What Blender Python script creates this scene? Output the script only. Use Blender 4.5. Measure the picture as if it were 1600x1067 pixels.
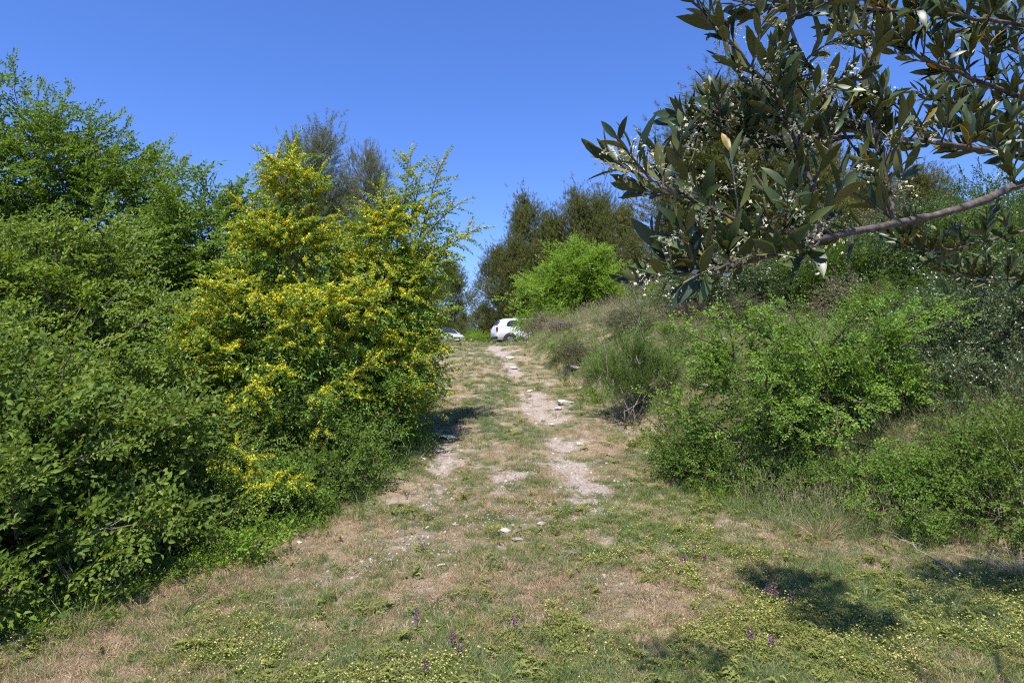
import bpy, math
import numpy as np
from mathutils import Vector, Matrix

# ------------------------------------------------------------------ camera, sky, sun, exposure
scene = bpy.context.scene
for _o in list(bpy.data.objects):
    bpy.data.objects.remove(_o)
COL = scene.collection
F, CX, HY = 1067.0, 800.0, 565.0          # focal length / principal column / horizon row of the 1600 px photograph
CAMZ = 1.6
cam = bpy.data.cameras.new('camera')
cam.lens, cam.sensor_width, cam.clip_start, cam.clip_end = 24.0, 36.0, 0.05, 3000.0
cam_o = bpy.data.objects.new('camera', cam)
cam_o.location = (0, 0, CAMZ)
cam_o.rotation_euler = (math.radians(90 + 1.69), 0, 0)
COL.objects.link(cam_o)
scene.camera = cam_o

SUN_EL = math.radians(67)
SUN_AZ = math.atan2(-0.22, -0.97)          # horizontal direction TOWARDS the sun: behind the camera, a little left (x, y)
SUN_DIR = Vector((math.cos(SUN_EL) * math.sin(SUN_AZ), math.cos(SUN_EL) * math.cos(SUN_AZ), math.sin(SUN_EL)))
world = bpy.data.worlds.new('World')
scene.world = world
world.use_nodes = True
nt = world.node_tree
nt.nodes.clear()
sky = nt.nodes.new('ShaderNodeTexSky')
sky.sky_type = 'NISHITA'
sky.sun_disc = False
sky.sun_elevation = SUN_EL
sky.sun_rotation = SUN_AZ
sky.altitude = 500
sky.air_density = 1.0
sky.dust_density = 0.25
sky.ozone_density = 4.0
hs = nt.nodes.new('ShaderNodeHueSaturation')
hs.inputs['Saturation'].default_value = 1.12
tn = nt.nodes.new('ShaderNodeMix'); tn.data_type = 'RGBA'; tn.blend_type = 'MULTIPLY'; tn.inputs[0].default_value = 1
tn.inputs[7].default_value = (.90, .99, 1.45, 1)      # the camera's deep blue rendering of the whole sky
bg = nt.nodes.new('ShaderNodeBackground')
bg.inputs['Strength'].default_value = 0.098
wo = nt.nodes.new('ShaderNodeOutputWorld')
nt.links.new(sky.outputs[0], hs.inputs['Color'])
nt.links.new(hs.outputs[0], tn.inputs[6])
nt.links.new(tn.outputs[2], bg.inputs['Color'])
nt.links.new(bg.outputs[0], wo.inputs['Surface'])

sun = bpy.data.lights.new('sun', 'SUN')
sun.energy, sun.angle, sun.color = 5.0, math.radians(0.53), (1.0, 0.95, 0.87)
sun_o = bpy.data.objects.new('sun', sun)
sun_o.rotation_euler = SUN_DIR.to_track_quat('Z', 'Y').to_euler()
sun_o.location = (-20, -30, 60)
COL.objects.link(sun_o)

vs = scene.view_settings
vs.view_transform, vs.look, vs.exposure, vs.gamma = 'Standard', 'None', 0.68, 1.0
vs.use_curve_mapping = False
scene.cycles.max_bounces = 5
scene.cycles.diffuse_bounces = 2
scene.cycles.glossy_bounces = 2
scene.cycles.transmission_bounces = 3
scene.cycles.transparent_max_bounces = 4
scene.cycles.use_denoising = False
scene.cycles.filter_width = 1.1
scene.cycles.use_adaptive_sampling = True
scene.cycles.adaptive_threshold = 0.02

# ------------------------------------------------------------------ small helpers
def rng(s):
    return np.random.default_rng(s)

def P(px, py, Y):
    """point at depth Y (metres ahead) seen at a photograph pixel"""
    return np.array([(px - CX) / F * Y, Y, CAMZ + (HY - py) / F * Y])

def vnoise(x, y, s=0):
    x = np.asarray(x, float); y = np.asarray(y, float)
    xi = np.floor(x).astype(np.int64); yi = np.floor(y).astype(np.int64)
    fx, fy = x - xi, y - yi
    fx = fx * fx * (3 - 2 * fx); fy = fy * fy * (3 - 2 * fy)
    def h(a, b):
        n = (a * 374761393 + b * 668265263 + s * 974634777) & 0x7fffffff
        n = ((n ^ (n >> 13)) * 1274126177) & 0x7fffffff
        return ((n ^ (n >> 16)) & 0xffff) / 65535.0
    return (h(xi, yi) * (1 - fx) + h(xi + 1, yi) * fx) * (1 - fy) + (h(xi, yi + 1) * (1 - fx) + h(xi + 1, yi + 1) * fx) * fy

def fbm(x, y, s=0, o=3):
    a, t, n = 1.0, 0.0, 0.0
    for i in range(o):
        t = t + a * vnoise(x * 2 ** i, y * 2 ** i, s + i * 7); n += a; a *= 0.5
    return t / n

def norm(v):
    v = np.asarray(v, float)
    return v / np.maximum(np.linalg.norm(v, axis=-1, keepdims=True), 1e-9)

def sstep(a, b, x):
    t = np.clip((x - a) / (b - a), 0, 1)
    return t * t * (3 - 2 * t)

_YT = [-400, 0, 3, 5, 8, 10.5, 13, 16, 18, 20, 24, 30, 43, 57, 80, 150, 900]
_ZT = [0, 0, 0, .10, .50, .98, 1.40, 1.83, 2.02, 2.10, 2.17, 2.27, 2.58, 3.02, 3.4, 4.2, 5.2]
def track_z(y):
    return sum(np.interp(y + d, _YT, _ZT) for d in (-.9, -.45, 0, .45, .9)) / 5
def track_x(y):
    return np.interp(y, [0, 3, 7, 9, 12, 15, 18, 22, 30, 43], [.3, .2, .05, -.17, -.52, -.88, -1.15, -1.4, -1.2, -.6])
def bank_x(y):
    return sum(np.interp(y + d, [0, 4.5, 6.5, 8, 10, 12, 15, 18, 22, 30, 38, 46], [6, 4.6, 3.0, 1.9, 1.5, 1.0, .5, .4, .6, 1.2, 5.5, 9]) for d in (-.8, -.4, 0, .4, .8)) / 5
def left_x(y):
    return np.interp(y, [3, 4.1, 5.2, 6.9, 8.6, 14, 20, 40], [-3.4, -2.7, -1.95, -1.2, -1.0, -1.5, -2.2, -3])

def hgt(x, y):
    x = np.asarray(x, float); y = np.asarray(y, float)
    d = np.maximum(x - bank_x(y), 0)
    rise = 1.0 * (1 - np.exp(-d / 1.2)) + 4.5 * (1 - np.exp(-np.maximum(d - 1, 0) * 0.085 / 4.5)) + .04 * np.minimum(d, 1)
    l = np.maximum(left_x(y) - x, 0)
    z = track_z(y) + rise - 0.9 * (1 - np.exp(-l * 0.05))
    tx = track_x(y)
    for s in (-.74, .74):
        z = z - 0.035 * np.exp(-((x - tx - s) / .28) ** 2) * sstep(5.5, 8, y)
    z = z + 0.09 * (fbm(x * .6, y * .6, 3) - .5) + 0.035 * (fbm(x * 3, y * 3, 11, 2) - .5) + .25 * (fbm(x * .25, y * .25, 9) - .5) * sstep(.3, 2.5, d)
    return z

def G(px, py):
    """where a photograph pixel's ray meets the ground"""
    ys = np.linspace(2.5, 70, 6000)
    x = (px - CX) / F * ys
    z = CAMZ + (HY - py) / F * ys
    hit = np.nonzero(z <= hgt(x, ys))[0]
    i = hit[0] if len(hit) else len(ys) - 1
    return np.array([x[i], ys[i], float(hgt(x[i], ys[i]))])

def on_ground(x, y):
    return np.array([x, y, float(hgt(x, y))])

# ------------------------------------------------------------------ mesh helpers
def mesh(name, V, T, mats, mi=None, attrs=None, smooth=False):
    V = np.ascontiguousarray(V, dtype=np.float32); T = np.ascontiguousarray(T, dtype=np.int32)
    me = bpy.data.meshes.new(name)
    k = T.shape[1]
    me.vertices.add(len(V)); me.vertices.foreach_set('co', V.ravel())
    me.loops.add(T.size); me.loops.foreach_set('vertex_index', T.ravel())
    me.polygons.add(len(T)); me.polygons.foreach_set('loop_start', np.arange(0, T.size, k, dtype=np.int32))
    if mi is not None:
        me.polygons.foreach_set('material_index', np.ascontiguousarray(mi, dtype=np.int32))
    me.update(calc_edges=True)
    me.polygons.foreach_set('use_smooth', np.full(len(T), bool(smooth)))
    for k_, a in (attrs or {}).items():
        at = me.attributes.new(k_, 'FLOAT', 'POINT')
        at.data.foreach_set('value', np.ascontiguousarray(a, dtype=np.float32))
    for m in (mats if isinstance(mats, (list, tuple)) else [mats]):
        me.materials.append(m)
    return me

def link(name, me, parent=None, kind=None):
    o = bpy.data.objects.new(name, me)
    COL.objects.link(o)
    if parent is not None:
        o.parent = parent
    if kind:
        o['kind'] = kind
    return o

def tag(o, label, cat, group=None):
    o['label'] = label; o['category'] = cat
    if group: o['group'] = group
    return o

def thing(name, label, cat, loc=(0, 0, 0), rotz=0.0, group=None):
    o = bpy.data.objects.new(name, None)
    o.empty_display_size = .2
    COL.objects.link(o)
    o.location = [float(c) for c in loc]; o.rotation_euler = (0, 0, rotz)
    return tag(o, label, cat, group)

class Acc:
    """collects triangles"""
    def __init__(s): s.V, s.T, s.A, s.M, s.n = [], [], [], [], 0
    def add(s, V, T, a=0.5, m=0):
        V = np.asarray(V, float).reshape(-1, 3); T = np.asarray(T, int).reshape(-1, 3)
        s.V.append(V); s.T.append(T + s.n); s.n += len(V)
        s.A.append(np.broadcast_to(np.asarray(a, float), (len(V),)).copy()); s.M.append(np.full(len(T), m))
    def get(s):
        return np.concatenate(s.V), np.concatenate(s.T), np.concatenate(s.A), np.concatenate(s.M)
    def build(s, name, mats, parent=None, origin=(0, 0, 0), kind=None, smooth=False):
        if not s.n: return None
        V, T, A, M = s.get()
        return link(name, mesh(name, V - np.asarray(origin), T, mats, M, {'v': A}, smooth), parent, kind)

def tube(acc, pts, rad, sides=5, a=.5, m=0):
    pts = np.asarray(pts, float); n = len(pts)
    rad = np.broadcast_to(np.asarray(rad, float), (n,))
    t = norm(np.gradient(pts, axis=0))
    ref = np.array([0, 0, 1.]) if abs(t[:, 2]).mean() < .8 else np.array([1., 0, 0])
    u = norm(np.cross(t, ref)); w = np.cross(t, u)
    an = np.arange(sides) / sides * 2 * math.pi
    ring = u[:, None, :] * np.cos(an)[None, :, None] + w[:, None, :] * np.sin(an)[None, :, None]
    V = (pts[:, None, :] + ring * rad[:, None, None]).reshape(-1, 3)
    i = np.arange(n - 1)[:, None] * sides; j = np.arange(sides)[None, :]; k = (j + 1) % sides
    T = np.concatenate([np.stack([i + j, i + k, i + sides + k], -1).reshape(-1, 3), np.stack([i + j, i + sides + k, i + sides + j], -1).reshape(-1, 3)])
    acc.add(V, T, a, m)

def curve(p0, p1, bow=(0, 0, 0), n=5, r=None, wob=0.0):
    t = np.linspace(0, 1, n)[:, None]
    p = np.asarray(p0) * (1 - t) + np.asarray(p1) * t + np.asarray(bow) * (4 * t * (1 - t))
    if wob and r is not None:
        p[1:-1] += r.normal(0, wob, (n - 2, 3))
    return p

def frames(d, r, roll=.4, up=(0, 0, 1)):
    d = norm(d)
    y = np.cross(np.broadcast_to(np.asarray(up, float), d.shape), d)
    bad = np.linalg.norm(y, axis=1) < 1e-3
    y[bad] = [1, 0, 0]
    y = norm(y); z = np.cross(d, y)
    a = r.normal(0, roll, len(d))[:, None]
    y2 = y * np.cos(a) + z * np.sin(a)
    return np.stack([d, y2, np.cross(d, y2)], -1)

def instance(acc, V, T, A, pos, R, s, tint, m=0):
    """stamp one prototype many times"""
    k = len(pos)
    if not k: return
    W = np.einsum('kij,nj->kni', R * np.asarray(s)[:, None, None], V) + pos[:, None, :]
    TT = T[None] + (np.arange(k) * len(V))[:, None, None]
    a = np.clip(.5 * A[None] + .5 * np.asarray(tint)[:, None], 0, 1)
    acc.V.append(W.reshape(-1, 3)); acc.T.append(TT.reshape(-1, 3) + acc.n); acc.n += k * len(V)
    acc.A.append(a.reshape(-1)); acc.M.append(np.full(k * len(T), m))

# ------------------------------------------------------------------ materials
def new_mat(name):
    m = bpy.data.materials.new(name); m.use_nodes = True
    m.node_tree.nodes.clear()
    return m, m.node_tree.nodes, m.node_tree.links

def ramp(N, stops):
    r = N.new('ShaderNodeValToRGB')
    e = r.color_ramp.elements
    while len(e) < len(stops): e.new(.5)
    for i, (p, c) in enumerate(stops):
        e[i].position = p; e[i].color = (*c, 1)
    return r

GAIN = 1.36
def leaf_mat(name, stops, trans=.33, tcol=None, rough=.5, spec=.22):
    m, N, L = new_mat(name)
    at = N.new('ShaderNodeAttribute'); at.attribute_name = 'v'
    g_ = GAIN if stops[-1][1][0] < .3 and stops[-1][1][1] < .4 else 1.0
    rp = ramp(N, [(p_, tuple(c_ * g_ for c_ in k_)) for p_, k_ in stops]); L.new(at.outputs['Fac'], rp.inputs[0])
    b = N.new('ShaderNodeBsdfPrincipled'); b.inputs['Roughness'].default_value = rough
    b.inputs['Specular IOR Level'].default_value = spec
    L.new(rp.outputs[0], b.inputs['Base Color'])
    o = N.new('ShaderNodeOutputMaterial')
    if trans > 0:
        t = N.new('ShaderNodeBsdfTranslucent')
        mx = N.new('ShaderNodeMix'); mx.data_type = 'RGBA'; mx.blend_type = 'MULTIPLY'; mx.inputs[0].default_value = 1
        L.new(rp.outputs[0], mx.inputs[6]); mx.inputs[7].default_value = (*(tcol or (1.7, 1.6, .55)), 1)
        L.new(mx.outputs[2], t.inputs['Color'])
        ms = N.new('ShaderNodeMixShader'); ms.inputs[0].default_value = trans
        L.new(b.outputs[0], ms.inputs[1]); L.new(t.outputs[0], ms.inputs[2]); L.new(ms.outputs[0], o.inputs[0])
    else:
        L.new(b.outputs[0], o.inputs[0])
    return m

def noise_mat(name, stops, scale=8, rough=.85, bump=.3, detail=6, bscale=None, dist=.02, metallic=0, spec=.3):
    m, N, L = new_mat(name)
    tc = N.new('ShaderNodeTexCoord')
    nz = N.new('ShaderNodeTexNoise'); nz.inputs['Scale'].default_value = scale; nz.inputs['Detail'].default_value = detail
    L.new(tc.outputs['Object'], nz.inputs['Vector'])
    rp = ramp(N, stops); L.new(nz.outputs[0], rp.inputs[0])
    b = N.new('ShaderNodeBsdfPrincipled'); b.inputs['Roughness'].default_value = rough
    b.inputs['Metallic'].default_value = metallic; b.inputs['Specular IOR Level'].default_value = spec
    L.new(rp.outputs[0], b.inputs['Base Color'])
    if bump:
        n2 = N.new('ShaderNodeTexNoise'); n2.inputs['Scale'].default_value = bscale or scale * 3; n2.inputs['Detail'].default_value = 5
        L.new(tc.outputs['Object'], n2.inputs['Vector'])
        bp = N.new('ShaderNodeBump'); bp.inputs['Strength'].default_value = bump; bp.inputs['Distance'].default_value = dist
        L.new(n2.outputs[0], bp.inputs['Height']); L.new(bp.outputs[0], b.inputs['Normal'])
    o = N.new('ShaderNodeOutputMaterial'); L.new(b.outputs[0], o.inputs[0])
    return m

def plain(name, col, rough=.4, metallic=0, spec=.5, coat=0):
    m, N, L = new_mat(name)
    tc = N.new('ShaderNodeTexCoord')
    nz = N.new('ShaderNodeTexNoise'); nz.inputs['Scale'].default_value = 3; nz.inputs['Detail'].default_value = 4
    L.new(tc.outputs['Object'], nz.inputs['Vector'])
    rp = ramp(N, [(.3, tuple(c * .93 for c in col)), (.7, col)]); L.new(nz.outputs[0], rp.inputs[0])
    b = N.new('ShaderNodeBsdfPrincipled'); b.inputs['Roughness'].default_value = rough
    b.inputs['Metallic'].default_value = metallic; b.inputs['Specular IOR Level'].default_value = spec
    b.inputs['Coat Weight'].default_value = coat
    L.new(rp.outputs[0], b.inputs['Base Color'])
    o = N.new('ShaderNodeOutputMaterial'); L.new(b.outputs[0], o.inputs[0])
    return m

M = {}
M['bark'] = noise_mat('grey_brown_bark', [(.3, (.05, .038, .028)), (.7, (.16, .13, .10))], 20, .9, .6)
M['pinebark'] = noise_mat('pine_bark', [(.3, (.05, .035, .025)), (.7, (.17, .12, .085))], 9, .95, .8)
M['twig'] = noise_mat('thin_twig', [(.3, (.06, .045, .03)), (.7, (.15, .12, .085))], 30, .85, 0)
M['greytwig'] = noise_mat('grey_dry_twig', [(.3, (.16, .13, .11)), (.7, (.33, .29, .25))], 30, .9, 0)
M['elm'] = leaf_mat('elm_leaf', [(0, (.038, .070, .010)), (.5, (.082, .140, .018)), (1, (.145, .215, .034))])
M['elmlight'] = leaf_mat('light_elm_leaf', [(0, (.052, .085, .012)), (.5, (.110, .168, .024)), (1, (.185, .24, .040))])
M['thorn'] = leaf_mat('christ_thorn_leaf', [(0, (.055, .105, .012)), (.5, (.100, .175, .022)), (1, (.17, .245, .035))], rough=.4)
M['bloom'] = leaf_mat('yellow_blossom', [(0, (.42, .39, .02)), (.5, (.62, .565, .035)), (1, (.78, .735, .09))], trans=.3, tcol=(1, 1, .7), rough=.7, spec=.1)
M['bramble'] = leaf_mat('bramble_leaf', [(0, (.030, .056, .010)), (.5, (.076, .122, .019)), (1, (.17, .220, .036))], rough=.5, spec=.16)
M['bright'] = leaf_mat('bright_green_leaf', [(0, (.075, .14, .016)), (.5, (.135, .225, .025)), (1, (.215, .31, .04))])
M['thornright'] = leaf_mat('thorn_leaf_mid_green', [(0, (.036, .076, .010)), (.5, (.088, .160, .020)), (1, (.20, .30, .040))])
M['darkleaf'] = leaf_mat('dark_hillside_leaf', [(0, (.024, .046, .010)), (.5, (.052, .086, .017)), (1, (.105, .150, .030))])
M['holm'] = leaf_mat('evergreen_oak_leaf', [(0, (.025, .048, .013)), (.5, (.055, .09, .028)), (1, (.13, .16, .06))], trans=.2, rough=.35, spec=.5)
M['pine'] = leaf_mat('pine_needle', [(0, (.036, .053, .014)), (.5, (.086, .102, .027)), (1, (.165, .152, .045))], trans=.26, tcol=(1.3, 1.2, .6), rough=.6)
M['pinegrey'] = leaf_mat('grey_pine_needle', [(0, (.07, .082, .03)), (.5, (.12, .13, .05)), (1, (.18, .17, .08))], trans=.2, tcol=(1.2, 1.2, .7), rough=.6)
M['broom'] = leaf_mat('broom_stem_green', [(0, (.06, .10, .025)), (.5, (.11, .165, .04)), (1, (.18, .24, .065))], trans=.2)
M['scrub'] = leaf_mat('dry_scrub_leaf', [(0, (.07, .075, .035)), (.5, (.12, .12, .06)), (1, (.20, .18, .11))], trans=.2, tcol=(1.2, 1.1, .7))
M['purplescrub'] = leaf_mat('brown_purple_scrub', [(0, (.085, .06, .055)), (.5, (.16, .12, .105)), (1, (.26, .21, .18))], trans=.1, tcol=(1.1, 1, .9))
M['grass'] = leaf_mat('green_grass', [(0, (.07, .11, .025)), (.5, (.125, .17, .045)), (1, (.21, .24, .085))], trans=.3, tcol=(1.4, 1.4, .6))
M['bluegrass'] = leaf_mat('bluish_grass', [(0, (.085, .13, .055)), (.5, (.14, .19, .085)), (1, (.22, .26, .13))], trans=.3, tcol=(1.3, 1.3, .8))
M['straw'] = leaf_mat('dry_straw', [(0, (.29, .21, .11)), (.5, (.46, .35, .21)), (1, (.63, .52, .36))], trans=.25, tcol=(1.2, 1.1, .9), rough=.6)
M['stalk'] = leaf_mat('dry_grass_stalk', [(0, (.20, .16, .085)), (.5, (.32, .26, .15)), (1, (.46, .39, .25))], trans=.25, tcol=(1.2, 1.1, .9), rough=.6)
M['rust'] = leaf_mat('rusty_dry_grass', [(0, (.28, .185, .10)), (.5, (.42, .30, .18)), (1, (.55, .43, .29))], trans=.25, tcol=(1.3, 1.1, .8), rough=.6)
M['trefoil'] = leaf_mat('trefoil_leaf', [(0, (.085, .10, .02)), (.5, (.15, .165, .038)), (1, (.24, .235, .07))], trans=.3, tcol=(1.4, 1.4, .6))
M['trefoilhead'] = leaf_mat('trefoil_flower_head', [(0, (.30, .31, .06)), (.5, (.45, .44, .12)), (1, (.60, .56, .22))], trans=.15, tcol=(1, 1, .7), rough=.8, spec=.1)
M['purple'] = leaf_mat('purple_flower', [(0, (.16, .03, .16)), (.5, (.26, .05, .25)), (1, (.40, .10, .38))], trans=.3, tcol=(1.2, 1, 1.2), rough=.7, spec=.1)
M['white'] = leaf_mat('white_flower', [(0, (.62, .62, .58)), (1, (.82, .82, .78))], trans=.2, tcol=(1, 1, 1), rough=.7, spec=.1)
M['litter'] = leaf_mat('leaf_litter', [(0, (.15, .11, .085)), (.5, (.27, .205, .155)), (1, (.40, .33, .26))], trans=0, rough=.9)
M['stone'] = noise_mat('pale_limestone', [(.25, (.36, .31, .27)), (.5, (.52, .46, .41)), (.8, (.66, .61, .56))], 14, .9, .6, 8)
M['greystone'] = noise_mat('grey_limestone', [(.25, (.20, .18, .165)), (.5, (.36, .32, .29)), (.8, (.52, .46, .42))], 9, .9, .7, 8)

# ------------------------------------------------------------------ ground sheet (the track is cut out of it as its own sheet)
def ground_material():
    m, N, L = new_mat('stony_ground')
    tc = N.new('ShaderNodeTexCoord')
    def noise(scale, detail=6, rough=.6):
        n = N.new('ShaderNodeTexNoise'); n.inputs['Scale'].default_value = scale; n.inputs['Detail'].default_value = detail
        n.inputs['Roughness'].default_value = rough
        L.new(tc.outputs['Object'], n.inputs['Vector']); return n
    def mix(a, b, fac):
        x = N.new('ShaderNodeMix'); x.data_type = 'RGBA'
        L.new(fac, x.inputs[0]); L.new(a, x.inputs[6]); L.new(b, x.inputs[7]); return x.outputs[2]
    soil = ramp(N, [(.3, (.25, .18, .135)), (.5, (.41, .315, .25)), (.72, (.56, .46, .385))]); L.new(noise(5, 10, .7).outputs[0], soil.inputs[0])
    litter = ramp(N, [(.3, (.17, .12, .07)), (.5, (.36, .275, .175)), (.72, (.53, .43, .29))]); L.new(noise(38, 8, .75).outputs[0], litter.inputs[0])
    green = ramp(N, [(.3, (.05, .07, .02)), (.6, (.12, .14, .045)), (.8, (.22, .20, .09))]); L.new(noise(30, 8, .75).outputs[0], green.inputs[0])
    stony = ramp(N, [(.3, (.27, .205, .16)), (.5, (.43, .35, .29)), (.7, (.58, .50, .44))]); L.new(noise(24, 8, .7).outputs[0], stony.inputs[0])
    def sel(noise_node, lo, hi):
        r = N.new('ShaderNodeMapRange'); r.inputs['From Min'].default_value = lo; r.inputs['From Max'].default_value = hi
        L.new(noise_node.outputs[0], r.inputs['Value']); return r.outputs[0]
    c = mix(litter.outputs[0], green.outputs[0], sel(noise(1.6, 5), .42, .62))
    c = mix(c, soil.outputs[0], sel(noise(2.7, 7), .54, .64))
    at = N.new('ShaderNodeAttribute'); at.attribute_name = 'bare'
    n3 = noise(6, 6); ad = N.new('ShaderNodeMath'); ad.operation = 'MULTIPLY_ADD'
    L.new(n3.outputs[0], ad.inputs[0]); ad.inputs[1].default_value = 1.3; L.new(at.outputs['Fac'], ad.inputs[2])
    mr = N.new('ShaderNodeMapRange'); mr.inputs['From Min'].default_value = 1.05; mr.inputs['From Max'].default_value = 1.35
    L.new(ad.outputs[0], mr.inputs['Value'])
    c = mix(c, stony.outputs[0], mr.outputs[0])
    b = N.new('ShaderNodeBsdfPrincipled'); b.inputs['Roughness'].default_value = .95; b.inputs['Specular IOR Level'].default_value = .15
    L.new(c, b.inputs['Base Color'])
    bp = N.new('ShaderNodeBump'); bp.inputs['Strength'].default_value = 1.0; bp.inputs['Distance'].default_value = .045
    L.new(noise(45, 8, .7).outputs[0], bp.inputs['Height']); L.new(bp.outputs[0], b.inputs['Normal'])
    o = N.new('ShaderNodeOutputMaterial'); L.new(b.outputs[0], o.inputs[0])
    return m
M['ground'] = ground_material()

def bare_mask(x, y):
    """1 where wheels and rain keep the limestone bare"""
    tx = track_x(y)
    w = .13 + .17 * vnoise(y * .9, x * 0 + 3.3, 5)
    l = np.exp(-((x - tx + .74) / w) ** 2) * np.clip(.42 + 1.6 * (fbm(y * 1.6, x * 1.5, 21) - .5), 0, .8)
    r = np.exp(-((x - tx - .74) / (w * 1.25)) ** 2) * np.clip(.54 + 1.8 * (fbm(y * 1.9, x * 1.9, 31) - .5), 0, .9)
    a = (l + r) * sstep(6.0, 7.6, y) * (1 - sstep(24, 34, y))
    wide = np.exp(-((x - tx - .05) / 1.25) ** 4) * np.exp(-((y - 7.2) / 1.3) ** 2) * np.clip(.22 + 2.4 * (fbm(x * 2.2, y * 2.2, 41) - .5), 0, .75)
    spot = sstep(.56, .70, fbm(x * 1.3, y * 1.3, 57)) * .62 * np.exp(-((x - tx) / 2.6) ** 4) * (1 - sstep(16, 24, y))
    strip = 1 - .92 * np.exp(-((x - tx) / .40) ** 4) * sstep(7.6, 9, y)      # the grassy strip between the wheels
    return np.clip(a + (wide * .75 + spot * .6) * strip, 0, 1)

def axis(lo, hi, fine, n0, k):
    """spacing that starts at `fine` around zero and grows outwards"""
    out = [0.0]; s = fine; v = 0.0; i = 0
    while v < hi:
        i += 1
        if i > n0: s *= k
        v += s; out.append(v)
    neg = [0.0]; s = fine; v = 0.0; i = 0
    while v > lo:
        i += 1
        if i > n0: s *= k
        v -= s; neg.append(v)
    return np.array(neg[:0:-1] + out)
gx = axis(-700, 700, .075, 50, 1.075)
gy = 3.0 + axis(-40, 900, .075, 100, 1.05)
XX, YY = np.meshgrid(gx, gy)
ZZ = hgt(XX, YY)
nx, ny = len(gx), len(gy)
V = np.stack([XX, YY, ZZ], -1).reshape(-1, 3)
ii = (np.arange(ny - 1)[:, None] * nx + np.arange(nx - 1)[None, :]).reshape(-1)
Q = np.stack([ii, ii + 1, ii + nx + 1, ii + nx], 1)
BA = bare_mask(XX, YY).reshape(-1)
qc = V[Q].mean(1)
on_track = (np.abs(qc[:, 0] - track_x(qc[:, 1])) < 1.25 + .35 * (fbm(qc[:, 0] * 1.5, qc[:, 1] * 1.5, 77) - .5)) & (qc[:, 1] > 5.2) & (qc[:, 1] < 30)
def sheet(name, faces):
    used = np.unique(faces); mp = np.zeros(len(V), int); mp[used] = np.arange(len(used))
    o = link(name, mesh(name, V[used], mp[faces], M['ground'], None, {'bare': BA[used]}, True), None, 'structure')
    return o
o = sheet('ground', Q[~on_track]); o['label'] = 'dry stony ground rising to a grassy bank'
o = sheet('path', Q[on_track]); o['label'] = 'rutted stony track with a grassy middle strip'

# ------------------------------------------------------------------ leaf sprays (prototypes that are stamped into a crown mesh)
def leaf_geo(L, w, fold=.18, droop=.15, six=False):
    if six:
        V = np.array([[0, 0, 0], [.3 * L, .46 * w, fold * w], [.3 * L, 0, -.02 * L], [.3 * L, -.46 * w, fold * w],
                      [.66 * L, .38 * w, fold * w - droop * L * .45], [.66 * L, 0, -droop * L * .5], [.66 * L, -.38 * w, fold * w - droop * L * .45], [L, 0, -droop * L]])
        T = np.array([[0, 2, 1], [0, 3, 2], [1, 2, 5], [1, 5, 4], [2, 3, 6], [2, 6, 5], [4, 5, 7], [5, 6, 7]])
    else:
        V = np.array([[0, 0, 0], [.45 * L, .5 * w, fold * w - droop * .3 * L], [L, 0, -droop * L], [.45 * L, -.5 * w, fold * w - droop * .3 * L]])
        T = np.array([[0, 3, 2], [0, 2, 1]])
    return V, T

def rotm(ax, a):
    return np.array(Matrix.Rotation(a, 3, Vector(ax)))

def spray(seed, L=.34, n=14, leaf=(.035, .022), droop=.25, ang=60, fold=.18, ldroop=.2, bush=.25, six=False, flowers=0, fsize=.009, jit=.6, sidetwigs=0, flower_on=.75):
    """a leafy twig along +x: returns leaf part, twig part, flower part"""
    r = rng(seed)
    lf, tw, fl = Acc(), Acc(), Acc()
    axes = [(np.zeros(3), np.array([1., 0, 0]), L, n)]
    for i in range(sidetwigs):
        t = r.uniform(.2, .75); s = 1 if i % 2 else -1
        axes.append((np.array([L * t, 0, -droop * L * t * t]), norm([.75, s * .7, r.uniform(-.1, .25)]), L * r.uniform(.35, .6), max(3, int(n * .5))))
    for (o, d, ln, k) in axes:
        side = norm(np.cross([0, 0, 1.], d)); 
        def at(t): return o + d * ln * t + np.array([0, 0, -droop * ln * t * t]) + side * math.sin(t * 9 + seed) * .012 * L
        q_ = [at(t) for t in (0, .5, 1)]; u_ = np.array([0, 0, .002])
        tw.add([q_[0] - u_, q_[0] + u_, q_[1] - u_ * .7, q_[1] + u_ * .7, q_[2]], [[0, 2, 1], [1, 2, 3], [3, 2, 4]], .4)
        u_ = side * .002; tw.add([q_[0] - u_, q_[0] + u_, q_[1] - u_ * .7, q_[1] + u_ * .7, q_[2]], [[0, 2, 1], [1, 2, 3], [3, 2, 4]], .4)
        for i in range(k):
            t = (i + .6 + r.uniform(-.3, .3)) / k
            s = 1 if i % 2 else -1
            a = math.radians(ang) * (1 - .65 * max(0, t - .6) / .4) + r.normal(0, .25)
            dd = d * math.cos(a) + side * s * math.sin(a) + np.array([0, 0, r.normal(.02, bush)])
            V, T = leaf_geo(leaf[0] * r.uniform(.65, 1.2), leaf[1] * r.uniform(.75, 1.15), fold, ldroop * r.uniform(.2, 1.8), six)
            R = frames(dd[None], r, jit)[0]
            lf.add(V @ R.T + at(t), T, r.uniform())
        if flowers:
            kf = int(flowers * ln / L)
            knots = r.uniform(.1, flower_on, 2)
            for i in range(kf):
                t = np.clip(knots[i % 2] + r.normal(0, .16), 0, 1)
                c = at(t) + side * r.normal(0, .013) + np.array([0, 0, r.normal(.010, .010)])
                q = r.normal(0, 1, (4, 3)); q = norm(q) * fsize * r.uniform(.6, 1.2)
                fl.add(c + q, [[0, 1, 2], [0, 2, 3], [1, 3, 2]], r.uniform())
    return dict(leaf=lf.get()[:3], twig=tw.get()[:3], flower=fl.get()[:3] if fl.n else None)

def sprays(k, seed, **kw):
    return [spray(seed * 100 + i, **kw) for i in range(k)]

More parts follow.
